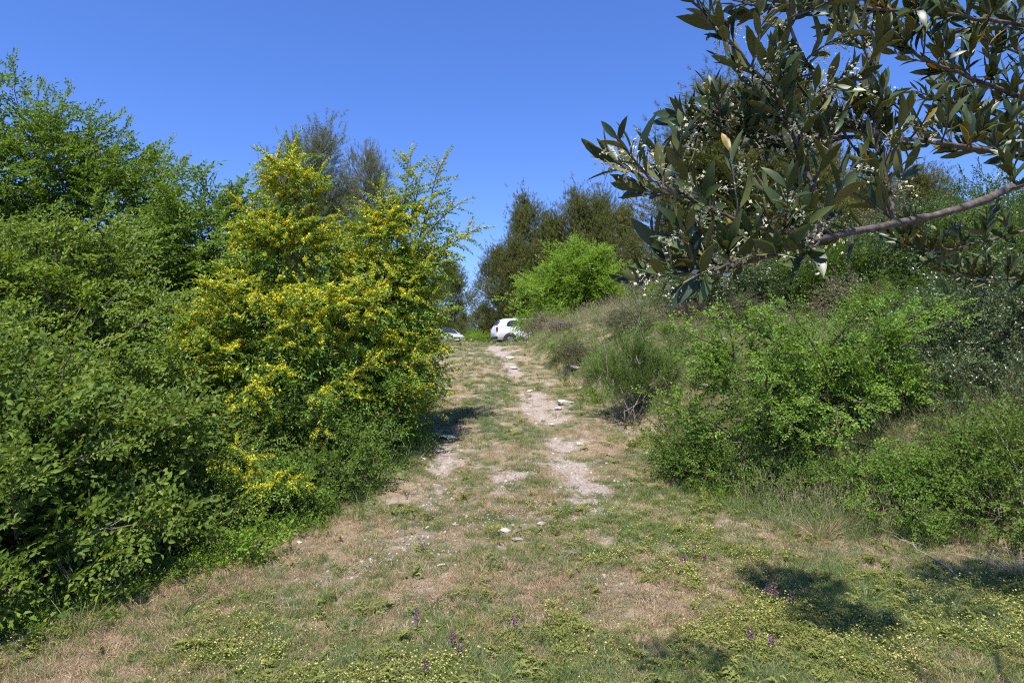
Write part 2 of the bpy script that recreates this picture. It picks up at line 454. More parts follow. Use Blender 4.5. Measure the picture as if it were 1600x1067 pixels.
SP = {
    'elm': sprays(5, 1, L=.38, n=14, leaf=(.062, .038), droop=.22, ang=55, bush=.25, sidetwigs=2),
    'elmlight': sprays(5, 2, L=.34, n=12, leaf=(.056, .033), droop=.3, ang=55, bush=.3, sidetwigs=2),
    'thorn': sprays(5, 3, L=.28, n=16, leaf=(.047, .025), droop=.45, ang=68, ldroop=.5, bush=.22),
    'thornbloom': sprays(6, 4, L=.29, n=16, leaf=(.047, .024), droop=.45, ang=70, ldroop=.6, bush=.2, flowers=58, fsize=.0155),
    'thornsparse': sprays(5, 5, L=.30, n=17, leaf=(.048, .026), droop=.25, ang=68, ldroop=.5, bush=.18, flowers=26, fsize=.015),
    'bramble': sprays(5, 6, L=.32, n=10, leaf=(.056, .039), droop=.2, ang=60, bush=.3, six=True, sidetwigs=2),
    'small': sprays(5, 7, L=.24, n=15, leaf=(.030, .020), droop=.2, ang=60, bush=.3, sidetwigs=2),
    'bright': sprays(5, 8, L=.28, n=15, leaf=(.040, .027), droop=.2, ang=60, bush=.25, sidetwigs=1),
    'holm': sprays(5, 9, L=.22, n=13, leaf=(.034, .019), droop=.1, ang=55, bush=.5, sidetwigs=1),
    'far': sprays(4, 10, L=.55, n=12, leaf=(.085, .06), droop=.2, ang=60, bush=.35, sidetwigs=1),
}
def pine_shoot(seed, L=.30, n=22, needle=.12, w=.016, up=.5):
    r = rng(seed); a = Acc(); tw = Acc()
    tube(tw, [[0, 0, 0], [L, 0, 0]], [.006, .003], 3, .3)
    for i in range(n):
        t = r.uniform(.15, 1.0)
        an = r.uniform(0, 2 * math.pi)
        d = norm(np.array([r.uniform(.5, 1.1), math.cos(an), math.sin(an)]))
        s = norm(np.cross(d, r.normal(0, 1, 3)))
        b = np.array([L * t, 0, 0]); ln = needle * r.uniform(.7, 1.2)
        a.add([b - s * w * .5, b + s * w * .5, b + d * ln], [[0, 1, 2]], r.uniform())
    return dict(leaf=a.get()[:3], twig=tw.get()[:3], flower=None)
SP['pine'] = [pine_shoot(500 + i) for i in range(5)]
SP['pinenear'] = [pine_shoot(520 + i, .34, 44, .11, .008) for i in range(5)]
def broom_shoot(seed):
    r = rng(seed); a = Acc(); tw = Acc()
    for i in range(9):
        b = np.array([r.uniform(0, .12), 0, 0]); d = norm(np.array([1., r.normal(0, .16), r.normal(0, .16)])); ln = r.uniform(.16, .36)
        for _ in range(2):
            s = norm(np.cross(d, r.normal(0, 1, 3)))
            a.add([b - s * .0026, b + s * .0026, b + d * ln], [[0, 1, 2]], r.uniform())
        for j in range(7):
            t = r.uniform(.2, .95); dd = norm(d + r.normal(0, .4, 3)); s = norm(np.cross(dd, r.normal(0, 1, 3))); c = b + d * ln * t
            a.add([c - s * .0022, c + s * .0022, c + dd * .035], [[0, 1, 2]], r.uniform())
    return dict(leaf=a.get()[:3], twig=tw.get()[:3] if tw.n else None, flower=None)
SP['broom'] = [broom_shoot(600 + i) for i in range(5)]

def stamp(lf, tw, fl, protos, pos, dirs, sc, r, roll=.4, tint=None):
    k = len(pos)
    if not k: return
    R = frames(dirs, r, roll, (SUN_DIR.x * .8, SUN_DIR.y * .8 - .15, .75))       # leaves turn their faces to the light
    tint = r.uniform(0, 1, k) if tint is None else tint
    which = r.integers(0, len(protos), k)
    for i, p in enumerate(protos):
        s = which == i
        instance(lf, *p['leaf'], pos[s], R[s], sc[s], tint[s])
        if p['twig'] is not None: instance(tw, *p['twig'], pos[s], R[s], sc[s], tint[s])
        if p['flower'] is not None: instance(fl, *p['flower'], pos[s], R[s], sc[s], tint[s])

def plant_parts(base, lobes, n, kind, seed, shoots=(), bloom=None, bloom_share=.5, upness=.25, size=1.0, cluster=14, spread=.16, stems=7, stem_r=.03, inner=.4, droopy=0.0,
                minz=.05, lump=.45, roll=.4, single_trunk=False, face=None, shoot_kind=None, auto=0, auto_len=.4, auto_up=.5):
    """crown + wood + flowers of one plant, as Acc objects in world coordinates.
    lobes: (centre, (rx, ry, rz)); shoots: (start, end, number of sprays) leafy arching branches beyond the lobes"""
    r = rng(seed)
    base = np.asarray(base, float)
    lf, tw, fl, wood = Acc(), Acc(), Acc(), Acc()
    # wood: stems that run from the base into every lobe
    stem_pts = []
    allc = np.array([l[0] for l in lobes]); 
    if single_trunk:
        top = base + (allc.mean(0) - base) * .45
        p = curve(base - [0, 0, .15], top, r.normal(0, .12, 3) * [1, 1, 0], 7, r, .03)
        tube(wood, p, np.linspace(stem_r * 2, stem_r * 1.2, 7), 8); stem_pts.append(p)
        root = top
    else:
        root = None
    per = max(1, stems // len(lobes))
    for c, rad in lobes:
        for _ in range(per):
            e = np.asarray(c) + r.normal(0, .33, 3) * np.asarray(rad)
            s = (root if root is not None else base + np.array([*r.normal(0, .10, 2), -.1]))
            p = curve(s, e, [*r.normal(0, .15, 2), r.uniform(-.05, .12)], 8, r, .025)
            tube(wood, p, np.linspace(stem_r * r.uniform(.7, 1.1), stem_r * .2, 8), 5); stem_pts.append(p[1:])
    shoots = list(shoots)
    wl = np.array([rad[0] * rad[2] for c, rad in lobes]); wl /= wl.sum()
    for _ in range(auto):                        # leafy shoots that break the rounded outline
        c, rad = lobes[int(r.choice(len(lobes), p=wl))]
        d = norm(norm(r.normal(0, 1, 3)) + np.array([0, -.45, .55])); a_ = np.asarray(c) + d * np.asarray(rad) * .75
        ln = auto_len * r.uniform(.6, 1.3)
        b_ = np.asarray(c) + d * np.asarray(rad) * .85 + norm(d * [1, 1, .5] + np.array([0, 0, auto_up]) + r.normal(0, .25, 3)) * ln
        if b_[2] > hgt(b_[0], b_[1]) + .1: shoots.append((a_, b_, max(4, int(ln / .055))))
    for s, e, k in shoots:
        k = int(k * 1.7)
        s = np.asarray(s, float); e = np.asarray(e, float)
        ln = np.linalg.norm(e - s)
        p = curve(s, e, [0, 0, ln * .06], 7, r, ln * .015)
        tube(wood, p, np.linspace(.012, .003, 7), 4)
        t = np.linspace(.12, 1.0, k) 
        ip = np.stack([np.interp(t, np.linspace(0, 1, 7), p[:, j]) for j in range(3)], 1)
        d = norm(e - s)
        side = r.normal(0, 1, (k, 3)); side -= (side @ d)[:, None] * d
        dirs = norm(side) * .9 + d * .75 + np.array([0, 0, .15 - droopy])
        dirs[-2:] = d + r.normal(0, .15, (2, 3))
        pk = SP[shoot_kind or (bloom or kind)]
        stamp(lf, tw, fl, pk, ip, dirs, size * r.uniform(.75, 1.3, k) * (1 - .3 * t), r, roll, r.uniform(.35, 1, k))
    sp = np.concatenate(stem_pts)
    w = np.array([(rad[0] * rad[1]) ** .8 + (rad[0] * rad[2]) ** .8 for c, rad in lobes]); w /= w.sum()
    for (c, rad), wi in zip(lobes, w):
        c = np.asarray(c, float); rad = np.asarray(rad, float)
        ns = int(n * wi); nc = max(3, ns // cluster)
        d = norm(r.normal(0, 1, (nc * 2, 3)))
        if face is not None:   # thin the side no one could ever see
            keep = r.uniform(0, 1, len(d)) < np.clip(.75 - .6 * (d @ np.asarray(face)), .15, 1)
            d = d[keep]
        d = d[:nc]; nc = len(d)
        ln = 1 - lump * .5 + lump * (fbm(d[:, 0] * 2.2 + seed, d[:, 1] * 2.2 + d[:, 2] * 1.7, seed % 97) - .3)
        f = (inner + (1 - inner) * np.sqrt(r.uniform(0, 1, nc))) * ln
        cc = c + d * rad * f[:, None]
        gz = hgt(cc[:, 0], cc[:, 1]) + minz
        cc[:, 2] = np.maximum(cc[:, 2], gz + r.uniform(0, .15, nc))
        # branchlet from the nearest lower stem point to the cluster
        for q in cc[:: max(1, nc // 90)]:
            dd = sp - q; cost = (dd ** 2).sum(1) + np.where(dd[:, 2] > 0, 1.0, 0)
            b = sp[int(cost.argmin())]
            tube(wood, curve(b, q, [0, 0, .04], 4, r, .015), [.009, .007, .005, .003], 4)
        per_c = np.full(nc, cluster)
        idx = np.repeat(np.arange(nc), per_c)
        off = r.normal(0, spread, (len(idx), 3)) * [1, 1, .7]
        pos = cc[idx] + off
        gz = hgt(pos[:, 0], pos[:, 1]) + minz * .5
        pos[:, 2] = np.maximum(pos[:, 2], gz)
        dirs = d[idx] * .8 + norm(r.normal(0, 1, (len(idx), 3))) * .75 + norm(off) * .4
        dirs[:, 2] = dirs[:, 2] * .75 + upness - droopy
        ct = r.uniform(0, 1, nc)
        tint = np.clip(ct[idx] * .7 + r.uniform(0, .3, len(idx)), 0, 1)
        sc = size * r.uniform(.7, 1.2, len(idx))
        if bloom:
            isb = (f[idx] / ln[idx] > .62) & (r.uniform(0, 1, len(idx)) < bloom_share * (.12 + .88 * sstep(-.35, .45, d[idx][:, 2])) * (.35 + .65 * sstep(.3, 1.5, pos[:, 2] - base[2])))
            stamp(lf, tw, fl, SP[bloom], pos[isb], dirs[isb], sc[isb], r, roll, .45 + .55 * tint[isb])
            isn = ~isb
            stamp(lf, tw, fl, SP[kind], pos[isn], dirs[isn], sc[isn], r, roll, tint[isn])
        else:
            stamp(lf, tw, fl, SP[kind], pos, dirs, sc, r, roll, tint)
    return lf, tw, fl, wood

def plant(name, label, cat, base, lobes, n, kind, seed, leaf, bark='bark', twig='twig', flower='bloom', group=None, wood_name='stem', **kw):
    base = np.asarray(base, float)
    lf, tw, fl, wood = plant_parts(base, lobes, n, kind, seed, **kw)
    t = thing(name, label, cat, base, 0, group)
    cr = lf.build('crown', M[leaf], t, base, 'stuff')
    wood.build(wood_name, M[bark], t, base, None, True)
    if tw.n: tw.build('twigs', M[twig], t, base, 'stuff')
    if fl.n: fl.build('blossoms', M[flower], t, base, 'stuff')
    return t

# ------------------------------------------------------------------ left: elms, flowering thorn bushes, bramble thicket
def lobe(px, py, Y, rx, rz=None, ry=None):
    return (P(px, py, Y), (rx, ry or rx, rz or rx))
def sh(a, b, k):
    return (P(*a), P(*b), k)

plant('elm_tree', 'tallest leafy green tree at the far left edge, above the thicket', 'tree', on_ground(-6.6, 9.6),
      [lobe(0, 300, 9.4, .95, 1.3), lobe(95, 300, 9.7, .75, 1.1), lobe(185, 345, 9.8, .62, .85), lobe(-130, 330, 9.3, 1.2, 1.7), lobe(60, 430, 9.8, 1.3, .9), lobe(215, 430, 9.9, .7, .6)],
      2900, 'elm', 11, 'elm', auto=26, auto_len=0.45, auto_up=0.6, shoots=[sh((30, 240, 9.4), (10, 100, 9.4), 12), sh((80, 260, 9.6), (95, 150, 9.6), 12), sh((120, 270, 9.7), (135, 178, 9.7), 12), sh((150, 290, 9.7), (185, 205, 9.7), 11),
                                      sh((190, 320, 9.7), (243, 236, 9.7), 11), sh((215, 370, 9.8), (258, 320, 9.8), 8), sh((0, 220, 9.3), (-40, 100, 9.2), 10), sh((45, 250, 9.5), (52, 140, 9.5), 10), sh((165, 300, 9.7), (215, 240, 9.7), 9)],
      upness=.35, cluster=17, spread=.15, stems=14, stem_r=.05, single_trunk=True, wood_name='trunk', inner=.35, face=(0, 1, .1))
plant('elm_tree', 'arching leafy tree between the tall tree and the yellow bush', 'tree', on_ground(-4.4, 9.4),
      [lobe(320, 390, 9.2, .62, .55), lobe(385, 410, 9.2, .5, .5), lobe(265, 395, 9.4, .5, .4), lobe(310, 480, 9.4, .75, .6), lobe(380, 520, 9.4, .6, .7)],
      1150, 'elm', 12, 'elm', auto=14, auto_len=0.4, auto_up=0.4, shoots=[sh((345, 380, 9.2), (268, 262, 9.2), 18), sh((360, 380, 9.2), (298, 268, 9.2), 14), sh((370, 380, 9.2), (372, 300, 9.2), 14), sh((300, 380, 9.2), (222, 330, 9.2), 13), sh((330, 350, 9.2), (395, 302, 9.2), 10), sh((310, 400, 9.2), (250, 345, 9.3), 10)],
      upness=.15, cluster=12, spread=.15, stems=10, stem_r=.035, single_trunk=True, wood_name='trunk', face=(0, 1, .1))
plant('leafy_shrub', 'light green shrub filling the left side below the tall tree', 'shrub', on_ground(-4.6, 7.4),
      [lobe(60, 470, 7.0, .75, .55), lobe(175, 470, 7.4, .6, .55), lobe(95, 580, 6.7, .85, .65), lobe(235, 560, 7.6, .6, .6), lobe(-70, 520, 6.6, .8, .8), lobe(190, 660, 6.5, .55, .5), lobe(60, 640, 5.9, .5, .35), lobe(280, 640, 7.0, .45, .45)],
      2300, 'elmlight', 13, 'elmlight', auto=46, auto_len=0.42, auto_up=0.3, shoots=[sh((30, 420, 7), (-5, 355, 7), 8), sh((100, 420, 7.1), (128, 362, 7.1), 9), sh((170, 420, 7.3), (205, 375, 7.3), 8), sh((60, 420, 7.0), (60, 352, 7.0), 8)],
      upness=.12, cluster=24, spread=.12, stems=18, stem_r=.025, face=(0, 1, .1), inner=.3, lump=.65)
plant('thorn_bush', 'big yellow flowering bush with the pointed top beside the track', 'bush', on_ground(-2.75, 8.2),
      [lobe(462, 300, 8.0, .30, .42), lobe(450, 400, 8.0, .62, .5), lobe(420, 500, 7.8, .85, .65), lobe(335, 570, 7.4, .55, .5), lobe(520, 520, 7.8, .75, .65), lobe(460, 620, 7.5, .9, .6), lobe(330, 650, 7.3, .55, .55), lobe(545, 650, 7.7, .6, .5)],
      3000, 'thorn', 14, 'thorn', auto=40, auto_len=0.32, auto_up=0.4, bloom='thornbloom', bloom_share=.95, shoots=[sh((460, 330, 8), (458, 222, 8), 14), sh((440, 350, 8), (425, 262, 8), 9), sh((480, 350, 8), (500, 268, 8), 10), sh((330, 560, 7.2), (245, 615, 6.9), 9), sh((380, 430, 7.8), (300, 470, 7.6), 9), sh((420, 380, 7.9), (365, 352, 7.9), 9)],
      upness=.12, cluster=17, spread=.125, stems=16, stem_r=.028, face=(0, 1, .1), inner=.35, droopy=.12, roll=.45, lump=.7)
plant('thorn_bush', 'yellow flowering bush with tall bare-topped sprigs, nearest the track', 'bush', on_ground(-1.75, 8.9),
      [lobe(598, 370, 8.6, .36, .45), lobe(632, 425, 8.8, .40, .42), lobe(600, 480, 8.5, .62, .5), lobe(630, 540, 8.7, .34, .6), lobe(600, 580, 8.3, .62, .55), lobe(625, 640, 8.4, .34, .5), lobe(560, 430, 8.6, .5, .4)],
      1900, 'thorn', 15, 'thorn', auto=30, auto_len=0.3, auto_up=0.5, bloom='thornbloom', bloom_share=.95, shoot_kind='thornsparse',
      shoots=[sh((620, 400, 8.7), (640, 240, 8.7), 22), sh((650, 400, 8.7), (690, 252, 8.7), 24), sh((665, 420, 8.8), (742, 358, 8.7), 18), sh((655, 380, 8.8), (715, 318, 8.8), 10), sh((590, 370, 8.6), (597, 292, 8.6), 14), sh((610, 380, 8.6), (612, 312, 8.6), 10), sh((640, 360, 8.7), (655, 275, 8.7), 12)],
      upness=.12, cluster=17, spread=.12, stems=14, stem_r=.026, face=(0, 1, .1), inner=.35, droopy=.12, roll=.45, lump=.7)
plant('thorn_bush', 'small low yellow flowering bush at the foot of the thicket', 'bush', on_ground(-2.3, 6.35),
      [lobe(395, 745, 6.2, .27, .2), lobe(425, 765, 6.0, .2, .16), lobe(350, 745, 6.2, .2, .2)],
      230, 'thorn', 16, 'thorn', auto=6, auto_len=0.15, auto_up=0.5, bloom='thornbloom', bloom_share=1.0, upness=.15, cluster=8, spread=.08, stems=6, stem_r=.01, size=.8, droopy=.1, roll=.25)
plant('bramble_thicket', 'dark green bramble thicket filling the lower left corner', 'bush', on_ground(-3.6, 5.0),
      [lobe(40, 720, 5.0, .55, .45), lobe(170, 720, 5.5, .55, .42), lobe(20, 850, 4.5, .48, .34), lobe(160, 830, 5.0, .5, .36), lobe(-110, 790, 4.5, .6, .6), lobe(-30, 640, 5.7, .5, .4), lobe(-20, 940, 4.2, .35, .25), lobe(250, 860, 5.1, .3, .18), lobe(110, 930, 4.5, .25, .15)],
      2000, 'bramble', 17, 'bramble', auto=60, auto_len=0.42, auto_up=0.5, upness=.12, cluster=22, spread=.11, stems=20, stem_r=.012, inner=.3, lump=.75,
      shoots=[sh((60, 740, 4.9), (190, 700, 4.8), 8), sh((40, 860, 4.4), (110, 900, 4.2), 6), sh((140, 760, 5.2), (235, 790, 4.9), 7), sh((0, 900, 4.3), (60, 960, 4.0), 6)])
plant('dog_rose', 'small-leaved wild rose below the yellow bush', 'bush', on_ground(-2.6, 6.7),
      [lobe(300, 740, 6.3, .5, .42), lobe(250, 660, 6.8, .5, .45), lobe(265, 830, 5.6, .38, .25), lobe(350, 820, 5.8, .33, .2), lobe(380, 700, 6.9, .42, .4)],
      1250, 'small', 18, 'elmlight', auto=22, auto_len=0.28, auto_up=0.5, upness=.2, cluster=11, spread=.12, stems=12, stem_r=.01, inner=.4)
plant('leafy_shrub', 'low green shrub at the grass edge under the yellow bush', 'shrub', on_ground(-1.75, 6.8),
      [lobe(485, 770, 6.5, .36, .24), lobe(560, 745, 6.9, .3, .2), lobe(430, 810, 6.1, .3, .2), lobe(520, 700, 7.1, .45, .4)],
      760, 'small', 19, 'elm', auto=14, auto_len=0.2, auto_up=0.6, upness=.25, cluster=10, spread=.10, stems=10, stem_r=.008, inner=.4)
plant('broadleaf_weed', 'pale broad-leaved weed at the edge of the low shrubs', 'plant', G(402, 868),
      [lobe(402, 850, 5.2, .12, .08)], 26, 'bramble', 20, 'bright', upness=.5, cluster=4, spread=.05, stems=4, stem_r=.004, size=.62, minz=.02)
plant('leafy_shrub', 'dark shrub deep behind the left thicket', 'shrub', on_ground(-4.6, 10.8),
      [lobe(290, 560, 10.8, .9, .8), lobe(150, 520, 11, 1.2, 1.0), lobe(420, 560, 11, 1.2, 1.0), lobe(560, 560, 11.2, 1.0, 1.1), lobe(20, 560, 11, 1.5, 1.2)],
      1500, 'elm', 21, 'elm', auto=14, auto_len=0.6, auto_up=0.5, upness=.2, cluster=12, spread=.2, stems=10, stem_r=.03, inner=.3, size=1.25, face=(0, 1, .1))
plant('leafy_shrub', 'green shrub at the back end of the yellow bush along the track', 'shrub', on_ground(-2.6, 11.5),
      [lobe(590, 520, 11.5, .8, .9), lobe(620, 600, 11.0, .45, .5), lobe(632, 555, 12.5, .4, .7)],
      850, 'small', 22, 'elm', auto=14, auto_len=0.35, auto_up=0.5, upness=.2, cluster=12, spread=.15, stems=8, stem_r=.02, inner=.35, size=1.2)

# pale dead canes caught in the left thicket
rr = rng(2024)
for lb_, tip in (('dark green bramble thicket', [((60, 760, 4.6), (190, 690, 4.55)), ((20, 660, 5.0), (150, 600, 5.2)), ((110, 840, 4.5), (215, 800, 4.4)), ((0, 700, 4.7), (60, 620, 4.9)), ((60, 560, 5.6), (10, 690, 5.0))]),
                 ('light green shrub filling', [((60, 620, 6.0), (125, 480, 6.3)), ((20, 600, 6.0), (70, 520, 6.1)), ((120, 640, 6.0), (190, 560, 6.4))])):
    for o in [q for q in bpy.data.objects if q.get('label', '').startswith(lb_)]:
        for a_, b_ in tip:
            ac = Acc(); a_, b_ = P(*a_), P(*b_)
            p_ = curve(a_, b_, rr.normal(0, .04, 3), 8, rr, .012); tube(ac, p_, np.linspace(.006, .002, 8), 5)
            for k_ in (3, 4, 6): tube(ac, curve(p_[k_], p_[k_] + rr.normal(0, .09, 3), [0, 0, .01], 4), [.003, .0025, .002, .001], 4)
            ac.build('dead_cane', M['greytwig'], o, np.array(o.location), None, True)

# ------------------------------------------------------------------ pines
def pine_mesh(seed, H, W, shoots, kind, leaf, sparse=0.0, low=.12, lean=0.0, tiers=15):
    r = rng(seed)
    lf, tw, wood = Acc(), Acc(), Acc()
    trunk = curve([0, 0, -.2], [lean * H, r.normal(0, .03) * H, H * .96], r.normal(0, .03 * H, 3) * [1, 1, 0], 10, r, .02 * H / 8)
    tube(wood, trunk, np.linspace(.022 * H, .004 * H, 10), 7)
    heads = []
    for i in range(tiers):
        f = low + (1 - low) * (i + r.uniform(0, .8)) / tiers
        prof = (1 - f) ** .55 * (.55 + .9 * min(1, f / .35)) * (1 - .25 * f)
        for j in range(3 if f < .85 else 2):
            an = r.uniform(0, 2 * math.pi); L = W * .5 * prof * r.uniform(.55, 1.2) + .12
            b = np.array([np.interp(f * H, trunk[:, 2], trunk[:, k]) for k in (0, 1)] + [f * H])
            e = b + np.array([math.cos(an) * L, math.sin(an) * L, L * r.uniform(.25, .75) + .05 * H * r.uniform(0, 1)])
            e[2] = min(e[2], H * 1.0)
            p = curve(b, e, [0, 0, -.08 * L], 5, r, .02 * L)
            tube(wood, p, np.linspace(.006 * H, .002 * H, 5), 4)
            for t in (.5, 1.0):
                if r.uniform() < sparse * .7: continue
                q = np.array([np.interp(t, np.linspace(0, 1, 5), p[:, k]) for k in range(3)])
                heads.append((q, .5 + .5 * t))
    heads.append((trunk[-1], 1.0)); heads.append((trunk[-2], 1.0))
    hp = np.array([h[0] for h in heads]); hw = np.array([h[1] for h in heads]); hw /= hw.sum()
    idx = r.choice(len(hp), shoots, p=hw)
    rr = (.042 * W + .015 * H) * r.uniform(.6, 1.5, len(hp))
    off = r.normal(0, 1, (shoots, 3)) * rr[idx][:, None] * [.75, .75, 1.25]
    pos = hp[idx] + off
    pos[:, 2] = np.maximum(pos[:, 2], .1)
    ax = pos.copy(); ax[:, 2] = 0
    dirs = norm(ax) * .45 + norm(off) * .5 + np.array([0, 0, .85]) + r.normal(0, .25, (shoots, 3))
    ht = r.uniform(0, 1, len(hp))
    stamp(lf, tw, Acc(), SP[kind], pos, dirs, r.uniform(.75, 1.3, shoots), r, 1.5, np.clip(ht[idx] * .7 + r.uniform(0, .3, shoots), 0, 1))
    tw_all = wood
    V1, T1, A1, _ = lf.get(); V2, T2, A2, _ = wood.get()
    return (mesh('pine_crown', V1, T1, M[leaf], None, {'v': A1}), mesh('pine_trunk', V2, T2, M['pinebark'], None, {'v': A2}, True), H)

PINES = [pine_mesh(31, 8.0, 4.4, 7200, 'pine', 'pine'), pine_mesh(32, 8.0, 3.8, 6500, 'pine', 'pine', lean=.03), pine_mesh(33, 8.0, 5.0, 7600, 'pine', 'pine', lean=-.03, tiers=18)]
PINE_NEAR = pine_mesh(34, 8.0, 4.6, 4800, 'pinenear', 'pinegrey', sparse=.3, tiers=15, low=.2)
def pine(proto, px, top, Y, wide, label, rot, group=None, leaf=None, sink=0.0):
    x = (px - CX) / F * Y
    g = on_ground(x, Y) - [0, 0, sink]
    ztop = CAMZ + (HY - top) / F * Y
    s = max(.15, (ztop - g[2])) / proto[2]
    t = thing('pine_tree', label, 'tree', g, rot, group)
    for nm, me in (('crown', proto[0]), ('trunk', proto[1])):
        o = link(nm, me, t, 'stuff' if nm == 'crown' else None)
        o.scale = (s * wide, s * wide, s)
        if leaf and nm == 'crown':
            o.material_slots[0].link = 'OBJECT'; o.material_slots[0].material = M[leaf]
    return t
pine(PINE_NEAR, 500, 232, 15.5, 1.05, 'grey-green pine with feathery upright twigs behind the pointed yellow bush', .4)
pine(PINE_NEAR, 572, 262, 17.5, .8, 'thin grey pine top just right of the feathery pine', 2.4)
pine(PINE_NEAR, 425, 275, 17.0, .7, 'thin grey pine left of the feathery pine, mostly hidden', 4.1)
pg = 'dark pines behind the parked cars'
pine(PINES[0], 703, 420, 64, 1.0, 'dark pine right behind the yellow bush, above the silver car', .3, pg)
pine(PINES[1], 655, 400, 50, 1.1, 'dark pine mostly hidden by the yellow bush', 1.9, pg)
pine(PINES[2], 725, 492, 62, 1.3, 'low dark pine in the gap above the silver car', 2.2, pg)
pine(PINES[2], 757, 478, 55, 1.1, 'low bushy pine left of the white car roof', 3.0, pg)
pine(PINES[0], 783, 395, 47, 1.05, 'leftmost tall pine of the clump behind the white car', 5.0, pg)
pine(PINES[1], 828, 322, 48, .85, 'tall pine with a rounded isolated top behind the white car', 1.0, pg)
pine(PINES[2], 806, 385, 46, .9, 'brownish pine between the rounded-top pine and the gap', 4.4, pg)
pine(PINES[2], 868, 350, 47, .85, 'pine in the dip left of the tallest pine', 3.7, pg)
pine(PINES[1], 905, 312, 46, .8, 'tallest of the pines, straight above the bright green tree', .2, pg)
pine(PINES[0], 938, 318, 47, .78, 'second tallest pine, close beside the tallest one', 2.8, pg)
pine(PINES[1], 966, 336, 45, .8, 'brownish pine at the sloping end of the tall clump', 4.0, pg)
pine(PINES[0], 994, 376, 42, .85, 'lower pine at the end of the clump near the olive tips', 1.4, pg)
pine(PINES[2], 850, 420, 50, 1.3, 'broad dark pine low behind the bright green tree', 1.4, pg)
pine(PINES[1], 630, 440, 44, 1.3, 'far pine low behind the yellow bush', .9, pg)
pine(PINES[2], 1062, 372, 30, .95, 'slender pine beneath the olive leaves, left of the big pine', .6, pg)
pine(PINES[0], 1140, 150, 21, 1.45, 'big dark pine behind the olive branch', .9)
pine(PINES[2], 1095, 300, 24, 1.0, 'narrower pine at the left flank of the big pine behind the olive', 2.1)
pine(PINES[2], 1125, 205, 20, 1.35, 'wide dark pine flanking the big pine behind the olive leaves', 5.2)
pine(PINES[0], 1215, 165, 23, 1.3, 'dark pine right of the big pine, seen through the olive leaves', 3.9)
pine(PINES[2], 1350, 285, 24, 1.3, 'pine on the slope behind the thick olive limb', .4)
pine(PINES[1], 1045, 395, 27, 1.1, 'short pine on the bank crest below the left olive tip', 2.6)
pine(PINES[0], 1440, 275, 27, 1.3, 'far pine on the slope behind the right part of the olive', 4.9)
pine(PINES[1], 1275, 235, 26, 1.2, 'pine on the hillside behind the middle of the olive branch', 3.3)

plant('broadleaf_tree', 'round bright yellow-green tree beside the white car', 'tree', on_ground(2.4, 29.5),
      [lobe(895, 440, 29.5, 1.35, 1.25), lobe(938, 445, 29.5, .95, 1.2), lobe(855, 462, 29.3, 1.1, 1.0), lobe(832, 497, 28.8, .7, .85), lobe(850, 525, 28.0, .6, .5), lobe(880, 500, 28.8, 1.3, .7), lobe(950, 470, 29, .8, .9), lobe(908, 408, 29.5, .75, .55)],
      2700, 'far', 41, 'bright', auto=40, auto_len=0.7, auto_up=0.5, upness=.35, cluster=9, spread=.28, stems=14, stem_r=.07, single_trunk=True, wood_name='trunk', inner=.4, face=(0, 1, .1), lump=.6, size=.95)

# ------------------------------------------------------------------ right: bank shrubs
plant('broom_shrub', 'upright fine-stemmed green broom on the bank beside the track', 'shrub', on_ground(1.62, 9.4),
      [lobe(985, 575, 9.4, .36, .30), lobe(1035, 590, 9.5, .28, .25), lobe(950, 590, 9.4, .2, .25), lobe(1000, 610, 9.3, .38, .2)],
      420, 'broom', 51, 'broom', bark='greytwig', upness=1.5, cluster=7, spread=.07, stems=22, stem_r=.010, inner=.2, minz=.25,
      shoots=[sh((985, 560, 9.4), (1000, 490, 9.4), 5), sh((1010, 570, 9.4), (1005, 510, 9.4), 5), sh((950, 590, 9.4), (945, 528, 9.4), 4), sh((1035, 580, 9.5), (1045, 545, 9.5), 4)])
plant('thorn_bush', 'spreading bright green thorny bush on the right of the track', 'bush', on_ground(3.05, 7.1),
      [lobe(1155, 588, 7.2, .42, .17), lobe(1260, 560, 7.2, .5, .18), lobe(1350, 548, 7.2, .45, .18), lobe(1190, 632, 7.0, .45, .2), lobe(1295, 612, 6.9, .5, .22), lobe(1390, 600, 7.1, .4, .22), lobe(1115, 690, 7.0, .3, .2), lobe(1200, 722, 7.0, .3, .12), lobe(1330, 700, 7.5, .45, .2)],
      1200, 'bright', 52, 'thornright', auto=48, auto_len=0.48, auto_up=0.12, shoots=[sh((1150, 560, 7.2), (1048, 512, 7.2), 18), sh((1220, 540, 7.2), (1110, 492, 7.2), 18), sh((1330, 550, 7.2), (1505, 474, 7.1), 26), sh((1250, 530, 7.3), (1185, 488, 7.3), 10), sh((1360, 610, 7.0), (1500, 622, 6.8), 14),
                                          sh((1160, 620, 7.0), (1080, 565, 7.0), 12), sh((1330, 690, 6.6), (1440, 740, 6.2), 12), sh((1140, 680, 6.9), (1050, 630, 6.9), 10), sh((1300, 540, 7.2), (1330, 485, 7.2), 8)],
      upness=.08, cluster=19, spread=.10, stems=36, stem_r=.016, inner=.3, roll=.45, size=.9, shoot_kind='bright', lump=.7)
plant('holm_oak_shrub', 'tall loose dark evergreen shrub at the right edge', 'shrub', on_ground(5.0, 7.5),
      [lobe(1520, 490, 7.5, .55, .4), lobe(1600, 520, 7.2, .6, .6), lobe(1500, 600, 7.3, .5, .45), lobe(1570, 660, 6.8, .55, .45), lobe(1440, 560, 8.0, .5, .5), lobe(1700, 540, 7.4, .6, .8), lobe(1470, 690, 6.9, .4, .3)],
      2100, 'holm', 53, 'holm', auto=26, auto_len=0.35, auto_up=0.6, bark='bark', upness=.35, cluster=11, spread=.15, stems=16, stem_r=.018, inner=.25, lump=.6, size=1.0)
